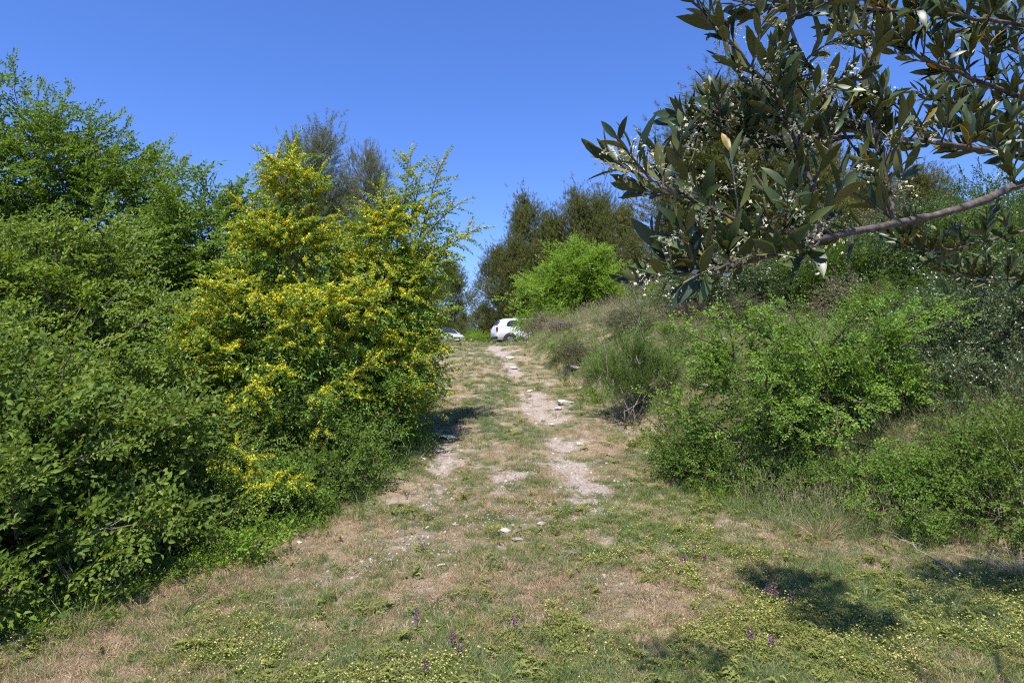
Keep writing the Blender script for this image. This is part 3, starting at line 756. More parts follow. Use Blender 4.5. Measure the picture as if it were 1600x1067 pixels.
plant('bramble', 'small rounded bramble in front of the thorny bush', 'bush', on_ground(3.25, 6.0),
      [lobe(1380, 770, 6.0, .30, .2), lobe(1440, 760, 6.0, .28, .22), lobe(1400, 810, 5.7, .24, .14)],
      480, 'small', 54, 'thornright', auto=8, auto_len=0.2, auto_up=0.6, upness=.3, cluster=10, spread=.09, stems=8, stem_r=.007, inner=.4, size=.9)
plant('bramble', 'low dark bramble under the left side of the thorny bush', 'bush', on_ground(2.35, 7.0),
      [lobe(1110, 740, 6.9, .36, .22), lobe(1200, 780, 6.6, .34, .2), lobe(1060, 690, 7.6, .3, .2), lobe(1280, 780, 6.4, .34, .2)],
      800, 'small', 55, 'elm', auto=14, auto_len=0.2, auto_up=0.5, upness=.3, cluster=10, spread=.09, stems=10, stem_r=.007, inner=.4, size=.9)
plant('leafy_shrub', 'green leafy shrub among tall grass at the right edge', 'shrub', on_ground(4.2, 6.0),
      [lobe(1500, 740, 6.0, .34, .24), lobe(1580, 730, 5.9, .4, .3), lobe(1540, 800, 5.5, .3, .18)],
      420, 'small', 56, 'elm', auto=10, auto_len=0.28, auto_up=0.8, upness=.3, cluster=9, spread=.11, stems=8, stem_r=.008, inner=.4)

# shrubs that dot the slope behind: a few built shapes, each copy with its own size, turn and foliage colour
def shrub_proto(seed, kind, n, size, up, spread=.2, squat=.7):
    lob = [(np.array([0, 0, .55]), (.8, .8, .5 * squat)), (np.array([.35, .1, .75]), (.55, .5, .45 * squat)), (np.array([-.35, -.15, .65]), (.5, .5, .42 * squat)), (np.array([0, -.3, .35]), (.75, .6, .3))]
    off = np.array([0, -300., 0])           # a flat place far behind, only to work out its ground height
    z0 = float(hgt(0, -300))
    base = np.array([0, -300, z0])
    lf, tw, fl, wood = plant_parts(base, [(c + base, r) for c, r in lob], n, kind, seed, size=size, upness=up, spread=spread, cluster=9, stems=10, stem_r=.02, inner=.35, minz=.03, lump=.6)
    V, T, A, _ = lf.get(); V2, T2, A2, _ = wood.get()
    return mesh('shrub_crown', V - base, T, M['elm'], None, {'v': A}), mesh('shrub_stem', V2 - base, T2, M['bark'], None, {'v': A2}, True)
SHR = [shrub_proto(61, 'small', 700, 1.25, .3), shrub_proto(62, 'holm', 800, 1.4, .4), shrub_proto(63, 'bright', 520, 1.2, .2), shrub_proto(64, 'broom', 260, 1.0, 1.2, .12, .6)]
def shrub(name, label, i, px, Y, top, w, leaf, rot, group=None, bark=None):
    """top = photograph row of its top; w = width in metres"""
    x = (px - CX) / F * Y
    g = on_ground(x, Y)
    hgt_m = max(.5 * w if name in ('low_shrub', 'young_oak') and Y < 35 else .2, CAMZ + (HY - top) / F * Y - g[2])
    t = thing(name, label, 'shrub', g, rot, group)
    for nm, me in zip(('crown', 'stem'), SHR[i]):
        o = link(nm, me, t, 'stuff' if nm == 'crown' else None)
        o.scale = (w / 1.9, w / 1.9, hgt_m / 1.15)
        o.material_slots[0].link = 'OBJECT'
        o.material_slots[0].material = M[leaf] if nm == 'crown' else M[bark or 'bark']
    return t
hg = 'shrubs dotted over the hillside'
for nm, lb, i, px, Y, top, w, lf_, ro in [
    ('heather_shrub', 'grey-brown low scrub at the top of the bank above the rocks', 0, 880, 16.5, 503, 1.0, 'purplescrub', .3),
    ('heather_shrub', 'purplish dry scrub right of the bank rocks', 3, 945, 14.5, 497, .9, 'purplescrub', 1.3),
    ('heather_shrub', 'brownish dry scrub behind the upright broom', 0, 1092, 13, 478, 1.3, 'purplescrub', 2.3),
    ('low_shrub', 'olive-green scrub at the foot of the bright green tree', 0, 845, 22, 500, 1.5, 'scrub', .9),
    ('low_shrub', 'grey-green scrub on the bank behind the rocks', 1, 1020, 19, 470, 1.6, 'scrub', 1.9),
    ('low_shrub', 'yellowish thorn shrub on the crest left of the big pine', 2, 1070, 17, 430, 1.5, 'bright', 4.0),
    ('low_shrub', 'dark rounded shrub under the big pine', 1, 1150, 16.5, 405, 2.0, 'holm', .2),
    ('low_shrub', 'very dark shrub in the shade right of the big pine trunk', 1, 1215, 17, 395, 2.2, 'holm', 2.8),
    ('low_shrub', 'tufted pale green shrub below the dark ones', 3, 1235, 13.5, 455, .9, 'broom', 2.2),
    ('young_oak', 'young glossy oak standing on the slope below the olive branch', 2, 1315, 11.5, 372, 1.2, 'elm', 3.4),
    ('low_shrub', 'light green shrub on the slope right of the young oak', 2, 1400, 13, 380, 1.9, 'darkleaf', 5.1),
    ('low_shrub', 'dark green shrub high on the slope, right of the olive limb', 1, 1480, 15, 360, 2.2, 'holm', .7),
    ('low_shrub', 'grey scrub between the thorny bush and the slope shrubs', 0, 1330, 10.5, 478, 1.4, 'scrub', 1.1),
    ('low_shrub', 'green shrub behind the arching sprigs of the thorny bush', 2, 1440, 10.5, 440, 1.4, 'darkleaf', 2.6),
    ('low_shrub', 'large mixed shrub at the right edge of the slope', 0, 1570, 13, 345, 2.4, 'darkleaf', 3.9),
    ('low_shrub', 'pale shrub at the right edge, below the slope top', 2, 1590, 10.5, 405, 1.8, 'elm', 5.5),
    ('low_shrub', 'shrub on the skyline of the slope under the olive leaves', 1, 1390, 21, 330, 3.0, 'scrub', 4.7),
    ('low_shrub', 'dark shrub on the skyline left of the olive limb', 1, 1300, 23, 345, 3.0, 'holm', 1.7),
    ('low_shrub', 'tall skyline shrub near the right edge', 0, 1530, 21, 290, 3.4, 'darkleaf', .5),
    ('low_shrub', 'dark skyline shrub at the right edge', 1, 1620, 19, 285, 3.2, 'holm', 2.0),
    ('holm_oak_shrub', 'big dark evergreen shrub rising behind the left half of the thorny bush', 1, 1165, 12.5, 400, 2.1, 'holm', .6),
    ('holm_oak_shrub', 'big dark evergreen shrub rising behind the middle of the thorny bush', 1, 1275, 12.0, 388, 2.0, 'darkleaf', 2.3),
    ('holm_oak_shrub', 'tall dark evergreen shrub below the drooping olive twigs', 1, 1405, 11.5, 352, 2.3, 'holm', 4.1),
    ('holm_oak_shrub', 'tallest dark evergreen shrub near the right edge of the slope', 1, 1530, 11.0, 325, 2.6, 'darkleaf', 5.3),
    ('holm_oak_shrub', 'dark evergreen shrub on the bank crest left of the others', 1, 1085, 13.5, 425, 1.5, 'holm', 3.3),
    ('low_shrub', 'dark evergreen shrub at the foot of the big pine, left side', 1, 1105, 15.5, 418, 1.7, 'holm', 5.6),
    ('low_shrub', 'dark evergreen shrub between the two pines behind the olive', 1, 1185, 19, 370, 2.6, 'holm', 4.4),
    ('low_shrub', 'green leafy shrub under the thick olive limb', 0, 1300, 15, 378, 2.2, 'darkleaf', 3.0),
    ('low_shrub', 'dark green shrub under the right end of the olive limb', 1, 1430, 17, 330, 2.8, 'holm', 1.5),
    ('low_shrub', 'tall leafy shrub on the slope below the olive twigs', 0, 1510, 13.5, 345, 2.4, 'elm', 5.0),
    ('low_shrub', 'dark holm shrub standing behind the right edge shrub', 1, 1560, 9.8, 430, 1.9, 'holm', 3.5),
    ('low_shrub', 'shadowy shrub between the thorny bush and the right edge shrub', 1, 1450, 8.9, 500, 1.3, 'holm', .9),
    ('low_shrub', 'grey-green broom-like shrub on the bank behind the upright broom', 3, 1050, 11.0, 515, .9, 'broom', .5),
    ('low_shrub', 'tufty broom-like shrub on the bank crest', 3, 1010, 14.5, 478, 1.0, 'broom', 1.5),
    ('low_shrub', 'low scrub patch in the grass above the upright broom', 0, 1170, 11.5, 497, 1.0, 'scrub', 3.1),
    ('low_shrub', 'small green scrub on the bank right of the rut outcrop', 0, 935, 11.5, 585, .7, 'broom', 1.4),
    ('low_shrub', 'grey scrub low on the bank left of the upright broom', 0, 905, 12.5, 560, .8, 'scrub', 2.9),
    ('low_shrub', 'green weedy scrub at the bank foot below the rocks', 2, 880, 13.5, 553, .7, 'broom', 4.9),
    ('low_shrub', 'grey-green scrub behind the upright broom on its left', 0, 985, 13.0, 505, 1.1, 'scrub', .1),
    ('low_shrub', 'dull green scrub on the bank above the thorny bush', 1, 1180, 14.5, 462, 1.4, 'scrub', 5.8),
    ('low_shrub', 'dark leafy shrub on the slope left of the young oak', 1, 1270, 13.5, 415, 1.5, 'holm', 4.2),
    ('low_shrub', 'mid green shrub on the slope just behind the thorny bush', 0, 1380, 9.6, 470, 1.3, 'elm', 1.0),
    ('low_shrub', 'broad leafy shrub at mid slope near the right edge', 0, 1500, 11.5, 400, 1.9, 'darkleaf', 2.2),
    ('low_shrub', 'weedy green shrub left of the white car', 2, 750, 46, 518, 1.6, 'bright', 2.0),
    ('low_shrub', 'weedy green shrub right of the silver car', 0, 737, 52, 517, 1.4, 'bright', 4.0),
    ('low_shrub', 'dark shrub under the pines behind the silver car', 1, 700, 66, 500, 5.0, 'holm', 1.0),
    ('low_shrub', 'dark shrub under the pines behind the white car', 1, 775, 56, 492, 4.5, 'holm', 3.0),
    ('low_shrub', 'dark undergrowth bush under the tall clump of pines', 1, 860, 52, 470, 7.0, 'holm', 5.0),
    ('low_shrub', 'dark undergrowth bush at the end of the tall clump', 1, 990, 38, 448, 3.4, 'holm', .8),
    ('low_shrub', 'green weedy shrub at the track edge by the silver car', 0, 668, 21, 510, .8, 'grass', .8)]:
    shrub(nm, lb, i, px, Y, top, w, lf_, ro, hg if nm == 'low_shrub' else None, 'greytwig' if 'heather' in nm else None)
# ------------------------------------------------------------------ rocks and stones
def rock_mesh(seed, size, flat=.6, mat='stone', sub=2):
    import bmesh
    r = rng(seed); bm = bmesh.new()
    bmesh.ops.create_icosphere(bm, subdivisions=sub, radius=1)
    V = np.array([v.co[:] for v in bm.verts])
    for _ in range(9):                       # chop with planes: angular limestone
        n = norm(r.normal(0, 1, 3)); d = r.uniform(.45, .85)
        s = V @ n; V = V - np.maximum(s - d, 0)[:, None] * n
    V += r.normal(0, .03, V.shape)
    V *= np.array([1, r.uniform(.65, .95), flat]) * size
    T = np.array([[v.index for v in f.verts] for f in bm.faces])
    bm.free()
    return mesh('rock', V, T, M[mat], None, None, False)
def rock(px, py, w, label, seed, flat=.55, mat='stone', name='rock', sink=.25, sub=2):
    g = G(px, py)
    s = w / F * g[1] * .5
    o = link(name, rock_mesh(seed, s, flat, mat, sub))
    o.location = (g[0], g[1], g[2] + s * flat * (1 - 2 * sink) * .6); o.rotation_euler = (rng(seed).normal(0, .12), rng(seed + 1).normal(0, .12), seed * 1.7)
    return tag(o, label, 'rock')
for i, (px, py, w, fl, mt, lb) in enumerate([
    (895, 549, 22, .75, 'stone', 'pale pinkish rock sticking out of the bank, largest of the group'),
    (874, 547, 17, .9, 'greystone', 'dark grey rock beside the pale bank rock'),
    (908, 545, 15, .7, 'greystone', 'grey rock leaning on the right of the pale bank rock'),
    (928, 562, 14, .55, 'stone', 'small pale rock lower right of the bank rocks'),
    (900, 576, 24, .3, 'greystone', 'flat greyish slab under the bank rocks'),
    (701, 684, 36, .3, 'stone', 'flat pale stone at the edge of the yellow bush shadow'),
    (882, 632, 36, .4, 'stone', 'broad white rock outcrop at the right rut'),
    (872, 640, 18, .4, 'stone', 'smaller white rock left of the rut outcrop'),
    (700, 576, 10, .5, 'stone', 'little white stone at the far left of the track'),
    (1196, 590, 16, .7, 'stone', 'pale rock showing through the thorny bush'),
    (1100, 607, 28, .5, 'greystone', 'grey rock on the bank behind the upright broom'),
    (1088, 520, 22, .45, 'greystone', 'low grey rock on the bank under dry scrub'),
    (1210, 520, 20, .5, 'greystone', 'grey rock high on the bank above the thorny bush'),
    (1130, 532, 16, .45, 'stone', 'pale rock half sunk in the bank grass'),
    (980, 480, 16, .5, 'stone', 'small pale rock on the crest of the bank'),
    (966, 484, 12, .5, 'greystone', 'small grey rock on the crest of the bank'),
    (1010, 889, 24, .35, 'stone', 'flat pale stone in the near grass on the right'),
    (790, 828, 20, .4, 'stone', 'pale stone beside the small yellow-green spurge'),
    (808, 842, 26, .35, 'greystone', 'broken grey stone right of the small spurge'),
    (846, 818, 20, .4, 'greystone', 'grey stone in the near track, right of centre'),
    (712, 818, 14, .4, 'stone', 'small white stone in the near track, left of centre'),
    (668, 823, 10, .5, 'stone', 'tiny white stone at the left of the near track'),
    (862, 664, 14, .4, 'stone', 'white stone halfway up the right rut'),
    (906, 694, 22, .3, 'stone', 'flat white stone in the wide part of the right rut'),
    (795, 560, 18, .3, 'stone', 'pale bedrock step near the top of the right rut'),
    (803, 576, 22, .3, 'stone', 'second pale bedrock step in the right rut'),
    (828, 612, 14, .35, 'stone', 'pale stone in the narrow part of the right rut'),
    (1540, 926, 18, .35, 'stone', 'pale stone in the shade at the right edge'),
    (692, 881, 20, .3, 'stone', 'pinkish flat stone in the near left grass'),
    (470, 846, 14, .3, 'stone', 'small pinkish stone by the left thicket edge'),
    ]):
    rock(px, py, w, lb, 900 + i, fl, mt)

# ------------------------------------------------------------------ cars
M['whitepaint'] = plain('white_car_paint', (.80, .80, .80), .25, 0, .5, .6)
M['silverpaint'] = plain('silver_car_paint', (.60, .63, .68), .3, .25, .5, .6)
M['glass'] = plain('dark_car_glass', (.02, .024, .028), .06, 0, .8)
M['blackplastic'] = plain('black_plastic', (.025, .025, .027), .55)
M['rubber'] = plain('tyre_rubber', (.02, .02, .02), .8)
M['alloy'] = plain('alloy_wheel', (.45, .45, .46), .35, .8)
M['redlamp'] = plain('red_tail_lamp', (.25, .015, .015), .15)
M['clearlamp'] = plain('clear_head_lamp', (.62, .64, .66), .08, .3)
M['plate'] = plain('white_plate', (.72, .72, .70), .5)

def car(name, label, st, pos, heading, paint, wheels, wheel_r, roof_of=.76):
    """st rows: x, zbottom, zbelt, ztop, half width. x runs from the tail (0) to the nose"""
    st = np.array(st, float); L = st[-1, 0]
    f = np.linspace(0, L, 56)
    s = np.stack([np.interp(f, st[:, 0], st[:, k]) for k in range(5)], 1)
    def sec(row):
        x, zb, ze, zt, w = row
        g = np.clip((zt - ze) / .45, 0, 1)
        wr = w * (.93 * (1 - g) + roof_of * g)
        return np.array([[x, 0, zb], [x, w * .9, zb], [x, w * .985, zb + .13], [x, w, zb * .4 + ze * .6], [x, w * .985, ze - .06], [x, w * .955, ze],
                         [x, wr + .012, zt - .07 * max(g, .3)], [x, wr * .9, zt - .012], [x, 0, zt + .015]])
    H = np.stack([sec(r_) for r_ in s])                      # stations x 9 x 3
    K = H.shape[1]
    ring = np.concatenate([H, H[:, ::-1][:, 1:-1] * [1, -1, 1]], 1)   # closed ring
    K2 = ring.shape[1]; n = len(f)
    i = np.arange(n - 1)[:, None] * K2; j = np.arange(K2)[None]; k = (j + 1) % K2
    T = np.concatenate([np.stack([i + j, i + K2 + k, i + k], -1).reshape(-1, 3), np.stack([i + j, i + K2 + j, i + K2 + k], -1).reshape(-1, 3)])
    caps = [[0, a, a + 1] for a in range(1, K2 - 1)] + [[(n - 1) * K2, (n - 1) * K2 + a + 1, (n - 1) * K2 + a] for a in range(1, K2 - 1)]
    T = np.concatenate([T, np.array(caps)])
    O = np.array([L / 2, 0, 0])
    t = thing(name, label, 'car', pos, heading)
    body = link('body', mesh('body', ring.reshape(-1, 3) - O, T, M[paint], None, None, True), t)
    def surf(x, u, lo=5, hi=6, side=1, out=.006):
        p = np.array([[np.interp(x, f, H[:, a, c]) for c in range(3)] for a in (lo, hi)])
        q = p[0] * (1 - u) + p[1] * u
        q = q * [1, side, 1]; q[1] += side * out
        return q - O
    def window(poly, side, nm='side_window'):
        pts = [surf(x, u, side=side) for x, u in poly]
        c = np.mean(pts, 0)
        V = [c] + pts + [p - np.array([0, side * .03, 0]) for p in pts]
        m_ = len(pts)
        Tt = [[0, 1 + a, 1 + (a + 1) % m_] for a in range(m_)] + [[1 + a, 1 + m_ + a, 1 + m_ + (a + 1) % m_] for a in range(m_)] + [[1 + a, 1 + m_ + (a + 1) % m_, 1 + (a + 1) % m_] for a in range(m_)]
        return link(nm, mesh(nm, V, Tt, M['glass']), t)
    def topglass(x0, x1, nm, frac=.88):
        xs = np.linspace(x0, x1, 6); V = []
        for x in xs:
            p = np.array([np.interp(x, f, H[:, 7, c]) for c in range(3)]); q = np.array([np.interp(x, f, H[:, 8, c]) for c in range(3)])
            for u in (-1, -.5, 0, .5, 1):
                V.append([x, p[1] * frac * u * 1.05, p[2] * abs(u) + q[2] * (1 - abs(u)) + .012])
        V = np.array(V) - O
        Tt = []
        for a in range(5):
            for b in range(4):
                q0 = a * 5 + b; Tt += [[q0, q0 + 5, q0 + 6], [q0, q0 + 6, q0 + 1]]
        return link(nm, mesh(nm, V, Tt, M['glass'], None, None, True), t)
    def box(nm, c, d, mat, parent=t):
        import bmesh
        bm = bmesh.new(); bmesh.ops.create_cube(bm, size=1)
        for v in bm.verts: v.co = Vector((v.co.x * d[0], v.co.y * d[1], v.co.z * d[2]))
        bmesh.ops.bevel(bm, geom=bm.edges[:], offset=min(d) * .3, segments=2, affect='EDGES')
        me = bpy.data.meshes.new(nm); bm.to_mesh(me); bm.free(); me.materials.append(M[mat])
        o = link(nm, me, parent); o.location = Vector(c) - Vector(O); return o
    for x in wheels:
        for sd in (-1, 1):
            w = np.interp(x, f, H[:, 3, 1])
            a = Acc()
            prof = [(wheel_r * .62, .0), (wheel_r * .66, .03), (wheel_r * .97, .035), (wheel_r, .0), (wheel_r, -.14), (wheel_r * .9, -.19), (.02, -.19)]
            nn = 24; an = np.arange(nn) / nn * 2 * math.pi
            V_ = np.array([[p * math.cos(q), yy, p * math.sin(q)] for p, yy in prof for q in an]).reshape(-1, 3)
            Tt = []
            for m_ in range(len(prof) - 1):
                for q in range(nn):
                    q2 = (q + 1) % nn; Tt += [[m_ * nn + q, m_ * nn + q2, (m_ + 1) * nn + q2], [m_ * nn + q, (m_ + 1) * nn + q2, (m_ + 1) * nn + q]]
            V_[:, 1] *= sd
            wh = link('wheel', mesh('wheel', V_, Tt, M['rubber'], None, None, True), t)
            wh.location = Vector((x - L / 2, sd * (w - .01), wheel_r))
            # rim: hub disc with five spokes
            ra = Acc()
            tube(ra, [[0, -.03 * sd, 0], [0, .02 * sd, 0]], [.07, .06], 10)
            for q in range(5):
                c_, s_ = math.cos(q * 1.2566), math.sin(q * 1.2566); d_ = np.array([c_, 0, s_]); e_ = np.array([-s_, 0, c_])
                pts = [d_ * .03 + e_ * .035, d_ * .03 - e_ * .035, d_ * wheel_r * .66 - e_ * .05, d_ * wheel_r * .66 + e_ * .05]
                ra.add([p + np.array([0, y_ * sd, 0]) for y_ in (.018, -.01) for p in pts], [[0, 1, 2], [0, 2, 3], [4, 6, 5], [4, 7, 6], [0, 4, 5], [0, 5, 1], [2, 6, 7], [2, 7, 3], [1, 5, 6], [1, 6, 2], [0, 3, 7], [0, 7, 4]])
            tube(ra, [[wheel_r * .63 * math.cos(q), 0, wheel_r * .63 * math.sin(q)] for q in np.linspace(0, 2 * math.pi, 25)], .018, 5)
            ra.build('rim', M['alloy'], wh)
            # arch lining, a dark ring just proud of the flank
            aa = Acc()
            for q0, q1 in zip(np.linspace(-.15, math.pi + .15, 15)[:-1], np.linspace(-.15, math.pi + .15, 15)[1:]):
                r0, r1 = wheel_r * .96, wheel_r * 1.22
                pts = [[r0 * math.cos(q0), 0, r0 * math.sin(q0)], [r1 * math.cos(q0), 0, r1 * math.sin(q0)], [r1 * math.cos(q1), 0, r1 * math.sin(q1)], [r0 * math.cos(q1), 0, r0 * math.sin(q1)]]
                aa.add([np.array(p) + [0, sd * .02, 0] for p in pts] + [np.array(p) - [0, sd * .03, 0] for p in pts], [[0, 1, 2], [0, 2, 3], [1, 5, 6], [1, 6, 2], [0, 3, 7], [0, 7, 4]])
            ar = aa.build('wheel_arch', M['blackplastic'], t); ar.location = Vector((x - L / 2, sd * (w + .002), wheel_r))
    return dict(t=t, window=window, topglass=topglass, box=box, H=H, f=f, O=O, body=body)

# white off-roader, tail to the left
p = on_ground(.98, 41.5)
suv = car('parked_car', 'white high-riding car parked tail-on behind the bright green tree', [
    (0, .50, .92, .96, .74), (.05, .42, .98, 1.06, .84), (.12, .38, 1.06, 1.20, .88), (.36, .36, 1.08, 1.54, .90), (.55, .34, 1.08, 1.615, .90), (1.2, .33, 1.07, 1.665, .90), (2.2, .33, 1.04, 1.65, .90),
    (2.75, .33, 1.02, 1.55, .90), (3.3, .34, 1.0, 1.10, .89), (3.95, .36, .96, 1.03, .87), (4.22, .40, .86, .94, .80), (4.34, .48, .76, .84, .70)], p, math.radians(14), 'whitepaint', (.82, 3.48), .345)
for sd in (-1, 1):
    suv['window']([(.60, .22), (.70, .10), (1.32, .10), (1.30, .86), (.84, .86), (.68, .62)], sd)
    suv['window']([(1.46, .08), (2.28, .06), (2.26, .88), (1.44, .88)], sd)
    suv['window']([(2.38, .06), (3.05, .05), (2.72, .80), (2.36, .88)], sd)
    suv['box']('tail_light', (.06, sd * .80, .98), (.14, .16, .27), 'redlamp')
    suv['box']('head_light', (4.16, sd * .68, .82), (.22, .26, .15), 'clearlamp')
    suv['box']('roof_rail', (1.55, sd * .60, 1.715), (1.7, .04, .05), 'blackplastic')
    suv['box']('sill_cladding', (2.15, sd * .885, .42), (1.9, .06, .16), 'blackplastic')
    suv['box']('door_handle', (1.62, sd * .905, .96), (.2, .04, .04), 'whitepaint')
    suv['box']('wing_mirror', (2.95, sd * 1.0, 1.10), (.14, .2, .16), 'whitepaint')
suv['topglass'](.14, .34, 'rear_window', .8)
suv['topglass'](2.80, 3.26, 'windscreen')
suv['box']('rear_bumper', (.07, 0, .50), (.2, 1.66, .22), 'blackplastic')
suv['box']('number_plate', (-.01, 0, .78), (.03, .52, .12), 'plate')
suv['box']('front_bumper', (4.28, 0, .52), (.2, 1.5, .2), 'blackplastic')
suv['box']('grille', (4.31, 0, .74), (.08, 1.0, .12), 'blackplastic')

# silver saloon, nose towards the track
p = on_ground(-5.5, 56)
sal = car('parked_car', 'silver low car with its nose pointing at the track, beyond the crest', [
    (0, .45, .84, .88, .70), (.1, .32, .92, .98, .84), (.75, .26, .95, 1.05, .88), (1.25, .24, .94, 1.34, .89), (1.9, .24, .92, 1.44, .89), (2.6, .24, .90, 1.40, .89), (2.95, .24, .89, 1.24, .89), (3.45, .24, .86, .95, .88),
    (4.1, .26, .80, .86, .86), (4.4, .32, .70, .76, .78), (4.5, .40, .62, .68, .64)], p, math.radians(-62), 'silverpaint', (.85, 3.6), .31)
for sd in (-1, 1):
    sal['window']([(.95, .20), (1.80, .06), (1.80, .86), (1.30, .84)], sd)
    sal['window']([(1.90, .06), (3.10, .06), (2.70, .82), (1.90, .88)], sd)
    sal['box']('head_light', (4.33, sd * .60, .66), (.22, .30, .12), 'clearlamp')
    sal['box']('tail_light', (.06, sd * .62, .82), (.12, .3, .13), 'redlamp')
    sal['box']('wing_mirror', (3.0, sd * .97, .98), (.12, .18, .13), 'silverpaint')
sal['topglass'](2.64, 3.40, 'windscreen')
sal['topglass'](.8, 1.22, 'rear_window')
sal['box']('grille', (4.46, 0, .58), (.1, .80, .17), 'blackplastic')
sal['box']('lower_intake', (4.47, 0, .38), (.1, 1.1, .1), 'blackplastic')
sal['box']('number_plate', (4.53, 0, .44), (.03, .52, .11), 'plate')
sal['box']('front_bumper', (4.40, 0, .46), (.2, 1.52, .12), 'silverpaint')

# ------------------------------------------------------------------ olive tree: trunk outside the picture on the right, its limb reaching in
M['olivebark'] = noise_mat('olive_bark', [(.3, (.045, .036, .03)), (.55, (.11, .09, .075)), (.8, (.20, .175, .155))], 60, .9, .5, 6, 160, .004)
M['olivetop'] = leaf_mat('olive_leaf_top', [(0, (.026, .050, .017)), (.6, (.058, .092, .030)), (.90, (.115, .150, .052)), (.955, (.12, .13, .04)), (1, (.30, .235, .03))], trans=.28, tcol=(2.4, 2.2, .5), rough=.40, spec=.45)
M['oliveunder'] = leaf_mat('olive_leaf_underside', [(0, (.09, .108, .030)), (.6, (.145, .16, .048)), (.90, (.21, .205, .075)), (.955, (.22, .21, .10)), (1, (.45, .30, .05))], trans=.14, tcol=(1.6, 1.4, .5), rough=.6, spec=.25)
M['cream'] = leaf_mat('cream_olive_blossom', [(0, (.42, .41, .24)), (.5, (.58, .56, .38)), (1, (.74, .72, .56))], trans=.2, tcol=(1, 1, .85), rough=.7, spec=.1)

def olive_leaf(L, w, bend, fold):
    xs = np.array([0, .07, .28, .55, .80, 1.0]); ws = np.array([.05, .16, .82, 1.0, .66, 0.02])
    V = []
    for x, q in zip(xs, ws):
        z = -bend * x * x
        V += [[x * L, .5 * w * q, (z + .0) * L + fold * w * q], [x * L, 0, z * L], [x * L, -.5 * w * q, z * L + fold * w * q]]
    V = np.array(V); n = len(xs); T = []
    for i in range(n - 1):
        a = i * 3; b = a + 3
        T += [[a, a + 1, b + 1], [a, b + 1, b], [a + 1, a + 2, b + 2], [a + 1, b + 2, b + 1]]
    T = np.array(T)
    Vb = V - [0, 0, .0006]
    return np.concatenate([V, Vb]), np.concatenate([T, T[:, ::-1] + len(V)]), np.concatenate([np.zeros(len(T), int), np.ones(len(T), int)])
OLEAF = [olive_leaf(.060, .0168, .14, .14), olive_leaf(.065, .0160, .28, .20), olive_leaf(.052, .0160, -.12, .16), olive_leaf(.057, .0178, .42, .10), olive_leaf(.044, .0142, .20, .18)]
OLOW = []
for V_, T_, m_ in OLEAF:                  # plainer leaves for the boughs outside the picture
    q_ = V_[[0, 6, 8, 16]]; OLOW.append((np.concatenate([q_, q_ - [0, 0, .0006]]), np.array([[0, 2, 3], [0, 3, 1], [4, 7, 6], [4, 5, 7]]), np.array([0, 0, 1, 1])))
r = rng(4242)
OV = []                                    # each shape in four leaf colours (the last one yellowing)
for i, (V_, T_, m_) in enumerate(OLEAF):
    OV.append([mesh('olive_leaf', V_, T_, [M['olivetop'], M['oliveunder']], m_, {'v': np.full(len(V_), c)}, True) for c in (.1, .45, .8, 1.0)])
def panicle(seed):
    r_ = rng(seed); a = Acc()
    tube(a, [[0, 0, 0], [.012, 0, 0], [.026, 0, -.001]], [.0007, .0006, .0004], 3, .2)
    for i in range(20):
        t = r_.uniform(.2, 1.1); c = np.array([.030 * t, r_.normal(0, .005), r_.normal(0, .005)])
        n_ = norm(r_.normal(0, 1, 3)); u = norm(np.cross(n_, r_.normal(0, 1, 3))); w = np.cross(n_, u)
        R_ = r_.uniform(.0015, .0026)
        if r_.uniform() < .6:                # open flower, four petals
            for k_ in range(4):
                d_ = u * math.cos(k_ * 1.5708) + w * math.sin(k_ * 1.5708); e_ = np.cross(n_, d_)
                a.add([c, c + d_ * R_ * .6 + e_ * R_ * .45, c + d_ * R_ * 1.15 + n_ * R_ * .15, c + d_ * R_ * .6 - e_ * R_ * .45], [[0, 1, 2], [0, 2, 3]], r_.uniform(.4, 1))
        else:                                # bud
            q = np.array([u, w, -u, -w]) * R_ * .55
            a.add(np.concatenate([c + q, [c + n_ * R_ * .6, c - n_ * R_ * .6]]), [[0, 1, 4], [1, 2, 4], [2, 3, 4], [3, 0, 4], [1, 0, 5], [2, 1, 5], [3, 2, 5], [0, 3, 5]], r_.uniform(0, .5))
    V_, T_, A_, _ = a.get()
    return mesh('olive_panicle', V_, T_, M['cream'], None, {'v': A_})
PAN = [panicle(4300 + i) for i in range(6)]

